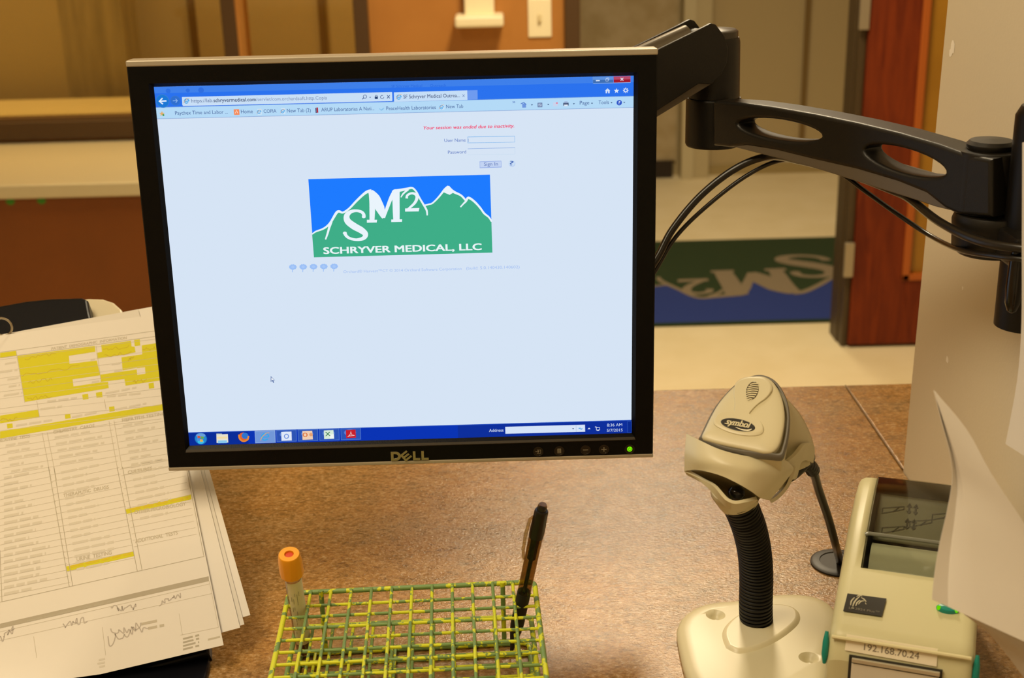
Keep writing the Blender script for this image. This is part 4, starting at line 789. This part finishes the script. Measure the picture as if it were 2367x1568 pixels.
bo = [z8(x, y, .917) for x, y in bo]; PA = PZ(1918, 1450, 1.0); w_ = Vector((math.cos(rad(20.1)), -math.sin(rad(20.1)), 0))
bo = [(p - w_*max(0, (p-PA).dot(w_)+.004))[:2] for p in bo][::-1]
sm = curve([(x, y, 0) for x, y in bo+[bo[0]]], 3)[:-1]; bo = [(p.x, p.y) for p in sm]
cx = sum(p[0] for p in bo)/len(bo); cy = sum(p[1] for p in bo)/len(bo)
def insetp(poly, d):
    n = len(poly); out = []
    for i in range(n):
        a = Vector(poly[i-1]); c = Vector(poly[(i+1) % n]); tt = (c-a).normalized(); nr = Vector((-tt.y, tt.x)); p = Vector(poly[i]); ce = Vector((cx, cy))
        if (ce-p).dot(nr) < 0: nr = -nr
        out.append(tuple(p+nr*d))
    return out
b = MB(); rings = []
for d, z in ((0, .9105), (0, .914), (.0008, .9165), (.003, .9187), (.007, .9198), (.012, .9203)): rings.append([Vector((x, y, z)) for x, y in (insetp(bo, d) if d else bo)])
b.loft(rings, M_beige)
base = b.build('base_plate', t, SB)
def cut(ob, cutter):
    co = cutter.build('cutter'); md_ = ob.modifiers.new('b', 'BOOLEAN'); md_.object = co; md_.operation = 'DIFFERENCE'; md_.solver = 'EXACT'
    bpy.context.view_layer.update(); me = bpy.data.meshes.new_from_object(ob.evaluated_get(bpy.context.evaluated_depsgraph_get())); ob.modifiers.clear(); me.set_sharp_from_angle(angle=rad(28)); old = ob.data; ob.data = me; bpy.data.meshes.remove(old); bpy.data.objects.remove(co)
for (x, y) in ((418, 1036), (1208, 1398)):
    p = z8(x, y, .92); c_ = MB(); c_.lathe([(.0001, -.005), (.003, -.005), (.0042, -.0025), (.0085, .0006), (.0092, .004), (.0001, .004)], M_beige, 28, Matrix.Translation(p)); cut(base, c_)
ov = [(487, 1200), (500, 1130), (560, 1060), (650, 1000), (760, 955), (880, 938), (1000, 940), (1090, 970), (1122, 1020), (1110, 1080), (1040, 1150), (940, 1220), (820, 1280), (700, 1318), (600, 1325), (520, 1290)]
ov = [z8(x, y, .923)[:2] for x, y in ov][::-1]; ov = [(p.x, p.y) for p in curve([(x, y, 0) for x, y in ov+[ov[0]]], 4)[:-1]]
cx = sum(p[0] for p in ov)/len(ov); cy = sum(p[1] for p in ov)/len(ov); rings = []
for d, z in ((-.002, .9195), (0, .9215), (.0012, .9228), (.003, .9233)): rings.append([Vector((x, y, z)) for x, y in (insetp(ov, d) if d else ov)])
b = MB(); b.loft(rings, mat('scanner_beige2', '#dcd2b0', .35)); b.build('raised_boss', t, SB)
npx = [(1747, 1461, .9235, None)]
np_ = [Vector((SB.x, SB.y, .922)), PY(1747, 1400, .923), PY(1748, 1330, .921), PY(1743, 1270, .916), PY(1730, 1215, .908), PY(1708, 1160, .899), PY(1700, 1140, .897)]
cv = curve(np_, 40); rr2 = []; acc = 0
for i, p in enumerate(cv):
    if i: acc += (p-cv[i-1]).length
    rr2.append(.0129 + (.0007 if (acc % .0034) < .0022 else -.0007))
b = MB(); b.tube(cv, rr2, M_neck, 28); b.build('gooseneck', t, SB)
# cradle
z7 = lambda x, y, k: PD(1540+x/4.126, 840+y/4.126, k)
def rows_of(rows, n):   # resample each row smoothly to n points
    out = []
    for r in rows:
        c = curve([z7(*p) for p in r], 10); L_ = [0]
        for i in range(1, len(c)): L_.append(L_[-1]+(c[i]-c[i-1]).length)
        o = []
        for k in range(n):
            s = L_[-1]*k/(n-1); i = max(j for j in range(len(c)) if L_[j] <= s+1e-12); i = min(i, len(c)-2); f = (s-L_[i])/max(L_[i+1]-L_[i], 1e-9); o.append(c[i].lerp(c[i+1], f))
        out.append(o)
    return out
def vsm(rows, n=4):     # smooth between rows
    m = len(rows[0]); cols = [curve([r[j] for r in rows], n) for j in range(m)]
    return [[c[i] for c in cols] for i in range(len(cols[0]))]
b = MB()
front = rows_of([[(192, 672, .958), (320, 735, .944), (480, 810, .934), (650, 862, .929), (850, 898, .928), (1050, 912, .933), (1150, 932, .94), (1207, 985, .95)],
                 [(176, 850, .954), (300, 905, .938), (470, 945, .927), (640, 975, .922), (820, 1015, .921), (980, 1040, .927), (1110, 1050, .935), (1196, 1050, .947)],
                 [(172, 1030, .958), (280, 1016, .944), (430, 1045, .930), (560, 1088, .924), (700, 1158, .921), (830, 1235, .924), (905, 1290, .930), (990, 1307, .940)]], 26)
b.sheet(vsm(front, 5), M_beige, -.0028)
# right cheek from the front down to the throat and back to the clip
ck = rows_of([[(1205, 980, .951), (1150, 1150, .950), (1060, 1260, .947), (985, 1307, .941)], [(1185, 985, .985), (1130, 1140, .985), (1050, 1240, .98), (985, 1290, .97)]], 14)
b.sheet(ck, M_beige, -.0025)
clip = rows_of([[(1165, 932, .953), (1240, 872, .960), (1310, 785, .968), (1345, 768, .972), (1400, 772, .978), (1418, 830, .984)], [(1085, 1215, .950), (1195, 1117, .960), (1245, 1095, .966), (1285, 955, .968), (1330, 927, .972), (1404, 948, .984)]], 20)
b.sheet(clip, M_beige, -.003)
chin = rows_of([[(175, 1035, .958), (330, 1105, .946), (440, 1165, .936), (510, 1245, .930), (570, 1310, .926), (655, 1342, .924), (760, 1326, .926), (870, 1302, .934)],
                [(200, 1060, .960), (320, 1128, .948), (420, 1215, .940), (515, 1320, .936), (590, 1388, .934), (680, 1412, .934), (770, 1380, .936), (870, 1314, .942)]], 26)
b.sheet(chin, M_beige, -.0025)
inn = rows_of([[(172, 1030, .962), (330, 1030, .955), (500, 1060, .95), (700, 1150, .948), (850, 1240, .95), (900, 1290, .95)],
               [(220, 1050, .966), (330, 1100, .968), (500, 1150, .97), (640, 1230, .972), (780, 1290, .966), (880, 1300, .958)],
               [(190, 1050, .960), (360, 1140, .952), (490, 1260, .946), (600, 1345, .940), (700, 1365, .939), (870, 1308, .944)]], 20)
b.sheet(vsm(inn, 3), mat('cradle_inner_shade', '#b8ab84', .5), -.001)  # shade inside the cradle mouth painted in as a darker beige
b.lathe([(.0145, -.006), (.0165, .0), (.0185, .012), (.017, .016), (.001, .016)], M_beige, 32, Matrix.Translation(PY(1706, 1152, .902)) @ (np_[-2]-np_[-3]).to_track_quat('Z', 'X').to_matrix().to_4x4())
b.build('cradle', t, SB)
p = z7(668, 1243, .943); bm = bmesh.new(); bmesh.ops.create_uvsphere(bm, u_segments=24, v_segments=16, radius=.0064)
MB().addbm(bm, mat('gloss_black', '#0e0c0a', .12), True, Matrix.Translation(p)).build('ball_screw', t, SB)
# the scanner itself
ya = rad(23); ti = rad(24)
BK = Vector((math.sin(ya)*math.cos(ti), math.cos(ya)*math.cos(ti), math.sin(ti))); WX = Vector((math.cos(ya), -math.sin(ya), 0))
HP = Plane(PD(1722, 980, .948), WX, BK); z7h = lambda x, y: HP.at(1540+x/4.126, 840+y/4.126)
t2 = empty('barcode_scanner', HP.P, 'beige handheld barcode scanner with grey rim resting in the gooseneck cradle', 'barcode scanner')
rim = [(312, 718), (350, 640), (400, 535), (470, 412), (560, 302), (650, 212), (740, 152), (820, 122), (905, 112), (990, 137), (1060, 190), (1120, 280), (1160, 380), (1178, 490), (1176, 600), (1160, 720), (1135, 820), (1105, 890), (1010, 887), (850, 872), (700, 852), (550, 822), (420, 775)]
rimP = curve([(*z7h(*p), 0) for p in rim+[rim[0]]], 3)[:-1]; rimP = [(p.x, p.y) for p in rimP]
HC = z7h(770, 560)
def sc2(poly, s, sx=None): return [(HC[0]+(x-HC[0])*s, HC[1]+(y-HC[1])*s) for x, y in poly]
b = MB(); b.loft([[HP.w(x, y, h) for x, y in sc2(rimP, s)] for s, h in ((.985, -.005), (1.0, -.004), (1.005, -.002), (1.0, .0), (.975, .0012), (.94, .0012))], M_rim, caps=False); b.build('rim', t2, HP.P)
shin = [(337, 708), (372, 635), (425, 525), (492, 410), (575, 308), (665, 222), (750, 165), (830, 140), (895, 134), (965, 150), (1030, 198), (1085, 285), (1120, 385), (1137, 490), (1136, 590), (1118, 700), (1090, 795), (1050, 850), (1000, 876), (930, 878), (850, 862), (700, 832), (550, 802), (420, 768), (345, 738)]
shP = [(p.x, p.y) for p in curve([(*z7h(*p), 0) for p in shin+[shin[0]]], 3)[:-1]]
b = MB(); b.loft([[HP.w(x, y, h) for x, y in sc2(shP, s)] for s, h in ((.985, -.001), (.985, .0014), (.977, .0022), (.955, .0030), (.90, .0038), (.78, .0046), (.6, .0051), (.3, .0053), (.05, .0053))], M_beige); ts = b.build('top_shell', t2, HP.P)
def dome(x, y):        # height of the shell top at a plane point (approx, for inlays)
    return .0107
def inlay(name, poly, h0, m, lab=None, ring_=None):
    pp = [z7h(*p) for p in poly]; pp = [(p.x, p.y) for p in curve([(*p, 0) for p in pp+[pp[0]]], 4)[:-1]]
    c0 = (sum(p[0] for p in pp)/len(pp), sum(p[1] for p in pp)/len(pp)); q = MB()
    q.loft([[HP.w(c0[0]+(x-c0[0])*s, c0[1]+(y-c0[1])*s, h) for x, y in pp] for s, h in ((1, h0-.003), (1.0, h0+.0002), (.96, h0+.0008), (.9, h0+.0010))], m); return q
def shift(poly): return [(x+2, y+13) for x, y in poly]    # parallax of the raised dome
q = inlay('x', shift([(452, 575), (490, 530), (560, 512), (640, 512), (650, 470), (655, 400), (645, 320), (665, 230), (730, 180), (840, 165), (940, 178), (1000, 230), (1008, 300), (960, 370), (880, 430), (820, 490), (798, 530), (850, 560), (910, 610), (932, 670), (910, 710), (850, 728), (740, 725), (620, 700), (520, 660), (462, 620)]), .0055, M_beige); q.build('raised_panel', ts, HP.P)
q = inlay('x', shift(ell(824, 308, 60, 92, .28, 18)), .0058, mat('indicator_dark', '#5a5040', .25), None)
pl2 = Plane(HP.P, HP.A, HP.B)
for k in range(8):
    yy = 245+k*21; wdt = 60*math.sqrt(max(0, 1-((yy-308)/92)**2))*.92; cx_ = 824-(yy-308)*.28
    q.stroke2(HP, [z7h(*shift([(cx_-wdt, yy+10)])[0]), z7h(*shift([(cx_, yy-2)])[0]), z7h(*shift([(cx_+wdt, yy+2)])[0])], .0012, .0070+k*1e-5, mat('indicator_rib', '#d2c7a0', .35))
q.build('indicator_lens', ts, HP.P)
q = inlay('x', shift(ell(688, 634, 172, 58, .2, 24)), .0058, mat('badge_dark', '#2b2a26', .35))
p0 = z7h(*shift([(570, 628)])[0]); p1 = z7h(*shift([(795, 668)])[0]); an = math.atan2(p1[1]-p0[1], p1[0]-p0[0])
q.text2(HP, 'symbol', p0[0], p0[1], .0062, .0070, mat('badge_letter', '#d5cba6', .4), width=math.hypot(p1[0]-p0[0], p1[1]-p0[1]), bold=.03, shear=.15, ang=an)
q.stroke2(HP, [z7h(*shift([p])[0]) for p in ((560, 622), (600, 632), (700, 648), (790, 664))], .0005, .0070, mat('badge_letter', '#d5cba6', .4))
q.stroke2(HP, [z7h(*shift([p])[0]) for p in ((665, 660), (720, 682), (780, 690), (820, 678))], [.0003, .0010, .0014, .0006], .00703, mat('badge_swoosh', '#efe8cc', .4))
q.build('badge', ts, HP.P)['label'] = 'dark oval badge with pale lettering'
# under body and handle
b = MB(); b.loft([[HP.w(x, y, h) for x, y in sc2(rimP, s)] for s, h in ((.985, -.004), (.97, -.010), (.92, -.020), (.84, -.030), (.7, -.037), (.4, -.040))], M_beige); b.build('lower_shell', t2, HP.P)
hp = [z7(900, 540, .985), z7(985, 620, .99), z7(1060, 720, .997), z7(1105, 820, 1.002), z7(1125, 930, 1.005)]
b = MB(); b.tube(curve(hp, 5), [.0255-.002*i/20 for i in range(21)], M_beige, 28); b.build('handle', t2, HP.P)
hb = [z7(1123, 915, 1.005), z7(1140, 990, 1.006), z7(1165, 1040, 1.007), z7(1195, 1085, 1.008)]
b = MB(); b.tube(curve(hb, 3), [.0237, .0237, .0234, .023, .022, .0205, .018, .015, .010, .004], mat('trigger_black', '#211d14', .5), 24); b.build('handle_cap', t2, HP.P)
cbp = [z7(1300, 960, 1.01), z7(1370, 985, 1.015), z7(1412, 1060, 1.025), PD(1893, 1135, 1.045), PD(1915, 1200, 1.07), PD(1932, 1262, 1.095), PZ(1941, 1296, .9165), PZ(1941, 1300, .9131)]
cc_ = curve(cbp, 8); b = MB(); b.tube(cc_, [.0052+(.0006 if i % 2 else 0) if i < 14 else .0034 for i in range(len(cc_))], cb, 12); b.build('lead', t2, HP.P)
g = PZ(1937, 1304, .91); b = MB(); b.lathe([(.0245, .0003), (.0245, .0018), (.022, .0032), (.0165, .0034), (.016, .0026), (.0001, .0026)], mat('grommet_black', '#1a1510', .5), 40, Matrix.Translation(g))
tag(b.build('cable_grommet', origin=g), 'round black cable grommet in the counter beside the label printer', 'cable grommet')

# ================================================================== LABEL PRINTER
PA = PZ(1918, 1450, 1.0); yw = rad(20.1); w_ = Vector((math.cos(yw), -math.sin(yw), 0)); b_ = Vector((math.sin(yw), math.cos(yw), 0))
PM2 = Matrix(((w_.x, b_.x, 0, PA.x), (w_.y, b_.y, 0, PA.y), (0, 0, 1, 0), (0, 0, 0, 1)))
t = empty('label_printer', (PA.x, PA.y, .91), 'pale beige desktop label printer with smoked lid and green latches at the right edge', 'label printer')
M_prn = mat('printer_beige', '#cfc99e', .42)
W = .097
prof = [(-.016, .9105), (-.016, .985), (-.011, 1.0), (-.007, 1.004), (0, 1.005), (.03, 1.0125), (.056, 1.0185), (.09, 1.0275), (.12, 1.0325), (.16, 1.034), (.185, 1.032), (.198, 1.024), (.2, 1.01), (.2, .9105)]
def ringx(x, dz_, dy=0): return [PM2 @ Vector((x, y+(dy if y < .1 else -dy), z-(dz_ if z > .95 else 0))) for y, z in prof]
b = MB(); b.loft([ringx(0, .009, .006), ringx(.0008, .005, .003), ringx(.0025, .0022, .001), ringx(.006, .0005), ringx(.010, 0), ringx(W-.010, 0), ringx(W-.006, .0005), ringx(W-.0025, .0022, .001), ringx(W-.0008, .005, .003), ringx(W, .009, .006)], M_prn)
body = b.build('body', t, (PA.x, PA.y, .91))
c_ = MB(); c_.box((.0145, .057, .945), (W-.0125, .192, 1.06), M_prn, 0, PM2); cut(body, c_)
lo = (PA.x, PA.y, .91)
q = lambda x, y, z: PM2 @ Vector((x, y, z))
M_in = mat('printer_inside', '#3c3e36', .5)
b = MB(); b.sheet([[q(.015, .0575, .945), q(W-.013, .0575, .945)], [q(.015, .1915, .945), q(W-.013, .1915, .945)]], M_in)
for A_, B_ in (((.0152, .0575), (.0152, .1915)), ((W-.0132, .1915), (W-.0132, .0575)), ((.015, .1913), (W-.013, .1913)), ((W-.013, .0577), (.015, .0577))):
    top = lambda y: np.interp(y, [p[0] for p in prof[4:11]], [p[1] for p in prof[4:11]])-.0015
    b.sheet([[q(A_[0], A_[1], .945), q(B_[0], B_[1], .945)], [q(A_[0], A_[1], top(A_[1])), q(B_[0], B_[1], top(B_[1]))]], M_in, 0, False)
b.build('cavity_lining', t, lo)
IP = Plane(q(.018, .118, 1.012), w_, (b_+Vector((0, 0, .12))))
b = MB(); b.box((0, 0, -.002), (W-.034, .066, 0), mat('guide_plate', '#6f6c58', .45), .001, IP.m())
dr = mat('guide_print', '#15140f', .6)
for (x, y) in ((.012, .04), (.014, .012), (.034, .026), (.05, .04)):
    for d_ in ((-.008, -.004, .008, .006), (-.008, .004, .008, .010), (-.008, -.004, -.008, .004), (.008, .006, .008, .010), (0, 0, .004, .008)): b.stroke2(IP, [(x+d_[0], y+d_[1]), (x+d_[2], y+d_[3])], .0008, .0004, dr)
for (x, y) in ((.024, .044), (.029, .044), (.024, .022), (.029, .022)):
    b.stroke2(IP, [(x, y), (x, y+.010)], .0014, .0005, dr); b.poly2(IP, [(x-.0022, y+.006), (x+.0022, y+.006), (x, y+.012)], .0005, dr); b.poly2(IP, [(x-.0022, y), (x+.0022, y), (x, y-.004)], .0005, dr)
b.build('guide_panel', t, lo)
rc = [q(.019, .089, .989), q(W-.018, .089, .989)]
bb = MB(); bb.tube(rc, .0305, mat('roll_paper', '#dcdccd', .7), 48); bb.build('x')
ob = bpy.data.objects['x']; ob.name = 'label_roll'; tag(ob, 'pale roll of blank labels inside the smoked printer lid', 'label roll')
M_smoke = glass('smoked_lid', '#e6e7df', .07)
ww = []; 
for (y, z) in [(p[0], p[1]) for p in prof[6:11]]+[(.190, 1.030)]:
    y = max(y, .0565); ww.append([q(x, y, z+dz2) for x, dz2 in ((.0135, -.006), (.0140, -.001), (.016, .0012), (.03, .0018), (W/2, .002), (W-.03, .0018), (W-.014, .0012), (W-.012, -.001), (W-.0115, -.006))])
b = MB(); b.tube([q(.0142, .0915, 1.0285), q(.017, .0915, 1.0295), q(W-.015, .0915, 1.0295), q(W-.012, .0915, 1.0285)], .0016, mat('lid_highlight_bar', '#7c7e72', .1), 12); b.build('lid_highlight_bar', t, lo)  # glossy bar added across the lid to catch a highlight streak
b = MB(); b.sheet(ww, M_smoke, .0012); b.build('smoked_window', t, lo)
FPn = Plane(q(0, -.0135, .9925), w_, Vector((0, 0, 1))+b_*.33)
zf = lambda u, v: FPn.at(u, v)
# lid seam ridge, name plate, address label
b = MB(); b.tube([q(.003, -.0125, 1.0005), q(.012, -.0135, 1.0012), q(W-.012, -.0135, 1.0012), q(W-.003, -.0125, 1.0005)], .0014, mat('printer_ridge', '#e2daae', .4), 8); b.build('lid_lip', t, lo)
TP = Plane(q(0, .0, 1.0056), w_, b_+Vector((0, 0, .25)))
zt_ = lambda u, v: TP.at(u, v)
b = MB(); c4 = [zt_(1959, 1374), zt_(2049, 1386), zt_(2038, 1427), zt_(1949, 1414)][::-1]
b.prism(c4, .0002, .0008, mat('plate_black', '#26231d', .4), TP.m()); lp = mat('plate_print', '#bdb69a', .5)
for k, st in enumerate((((1966, 1402), (1968, 1392), (1975, 1384)), ((1971, 1405), (1974, 1396), (1980, 1388), (1988, 1381)), ((1978, 1404), (1981, 1396), (1988, 1390)), ((1984, 1400), (1990, 1393), (1998, 1392)), ((1990, 1384), (1997, 1388), (2002, 1394)), ((1980, 1382), (1986, 1379), (1993, 1381)), ((2000, 1396), (2002, 1400)), ((1968, 1408), (1974, 1409)))):
    b.stroke2(TP, [zt_(*p) for p in st], [.0005]+[.0011]*(len(st)-2)+[.0006], .0010+k*1e-6, lp)
p = zt_(1962, 1410); p2 = zt_(2032, 1421); b.text2(TP, 'LP 2824 Plus™', p[0], p[1], .0022, .0010, mat('plate_dim', '#7c7664', .5), width=p2[0]-p[0]); b.build('model_plate', t, lo)
b = MB(); c4 = [zf(1957, 1466), (zf(2168, 1500)), zf(2165, 1541), zf(1953, 1503)][::-1]
b.prism(c4, .0006, .0009, mat('tape_label', '#f8efd6', .6), FPn.m()); p = zf(1997, 1502); p2 = zf(2124, 1524)
b.text2(FPn, '192.168.70.24', p[0], p[1], .0048, .0011, mat('tape_ink', '#857a68', .6), width=math.hypot(p2[0]-p[0], p2[1]-p[1]), ang=math.atan2(p2[1]-p[1], p2[0]-p[0]), bold=.004); b.build('address_label', t, lo)
SPn = Plane(q(0, -.0165, .97), w_, (0, 0, 1)); zs_ = lambda u, v: SPn.at(u, v)
b = MB(); a = zs_(1963, 1515); c = zs_(2178, 1560)
b.box((a[0], a[1]-.045, -.001), (c[0], a[1], .0006), mat('slot_dark', '#2c2a22', .5), 0, SPn.m()); b.box((a[0]+.002, a[1]-.0042, .0), (c[0]-.0015, a[1]-.001, .0022), mat('tear_bar', '#d4cdb6', .3, .4), .0004, SPn.m()); b.box((a[0]+.002, a[1]-.045, .0), (c[0]-.002, a[1]-.0055, .0012), mat('slot_label', '#e4dfd0', .5), 0, SPn.m()); b.build('label_slot', t, lo)
M_teal = mat('teal_latch', '#0f8a7c', .35)
for x in (-.0012, W+.0012):
    b = MB(); b.tube([q(x, -.006, 1.0), q(x, -.0095, .994), q(x, -.0115, .985), q(x, -.012, .978)], [.0012, .0022, .0024, .0012], M_teal, 14); b.build('latch', t, lo)
p = zt_(2190, 1409); b = MB(); b.lathe([(.0075, -.003), (.0075, .001), (.006, .0022), (.0001, .0026)], M_teal, 28, TP.m() @ Matrix.Translation((p[0], p[1], 0)) @ Matrix.Diagonal((1, .55, 1, 1)));
for s_ in (-1, 1): b.lathe([(.0013, 0), (.0013, .0022), (.0001, .0026)], glow('#6fd800', .9), 16, TP.m() @ Matrix.Translation((p[0]+s_*.0058, p[1]-.0016, .0006)))
b.build('feed_button', t, lo)['label'] = 'teal feed button with green lit ends'

# ================================================================== PAPERS AT THE RIGHT EDGE
def wall_sheet(rows, m, th=.0003, n=12, fold=None):
    R_ = []
    for (u0, v0, k0, u1, v1, k1) in rows:
        r = []
        for j in range(n+1):
            s = j/n; kk = k0*(1-s)+k1*s
            if fold: kk += fold(s)
            r.append(PD(u0*(1-s)+u1*s, v0*(1-s)+v1*s, kk))
        R_.append(r)
    return vsm(R_, 4)
b = MB(); b.sheet(wall_sheet([(2158, 903, .785, 2161, 905, .785), (2178, 985, .785, 2234, 992, .78), (2196, 1055, .787, 2292, 1096, .775), (2200, 1115, .79, 2352, 1186, .77), (2187, 1190, .79, 2420, 1290, .765), (2172, 1255, .79, 2480, 1390, .76), (2160, 1325, .788, 2540, 1475, .755), (2154, 1386, .785, 2600, 1590, .75)], M_paper, fold=lambda s: .004*math.sin(min(s*6, 1)*math.pi)), M_paper, .0003)
tag(b.build('loose_paper', origin=PD(2250, 1300, .6)), 'large white sheet curling to a point in front of the label printer at right', 'paper')
b = MB(); b.sheet(wall_sheet([(2190, 1375, .80, 2600, 1560, .77), (2215, 1409, .80, 2600, 1640, .77), (2290, 1468, .80, 2600, 1720, .775), (2367, 1566, .80, 2600, 1800, .78)], M_paper2), M_paper2, .0003)
tag(b.build('loose_paper', origin=PD(2330, 1500, .63)), 'white sheet hanging beneath the large curled sheet at the lower right corner', 'paper')
b = MB(); b.sheet(wall_sheet([(2364, 330, .86, 2600, 260, .70), (2363, 560, .86, 2600, 540, .70), (2362, 750, .86, 2600, 760, .70), (2352, 880, .86, 2600, 950, .70), (2325, 1027, .86, 2600, 1200, .70)], M_paper), M_paper, .0003)
tag(b.build('loose_paper', origin=PD(2400, 800, .77)), 'tall white sheet edge at the right border beside the monitor arm', 'paper')
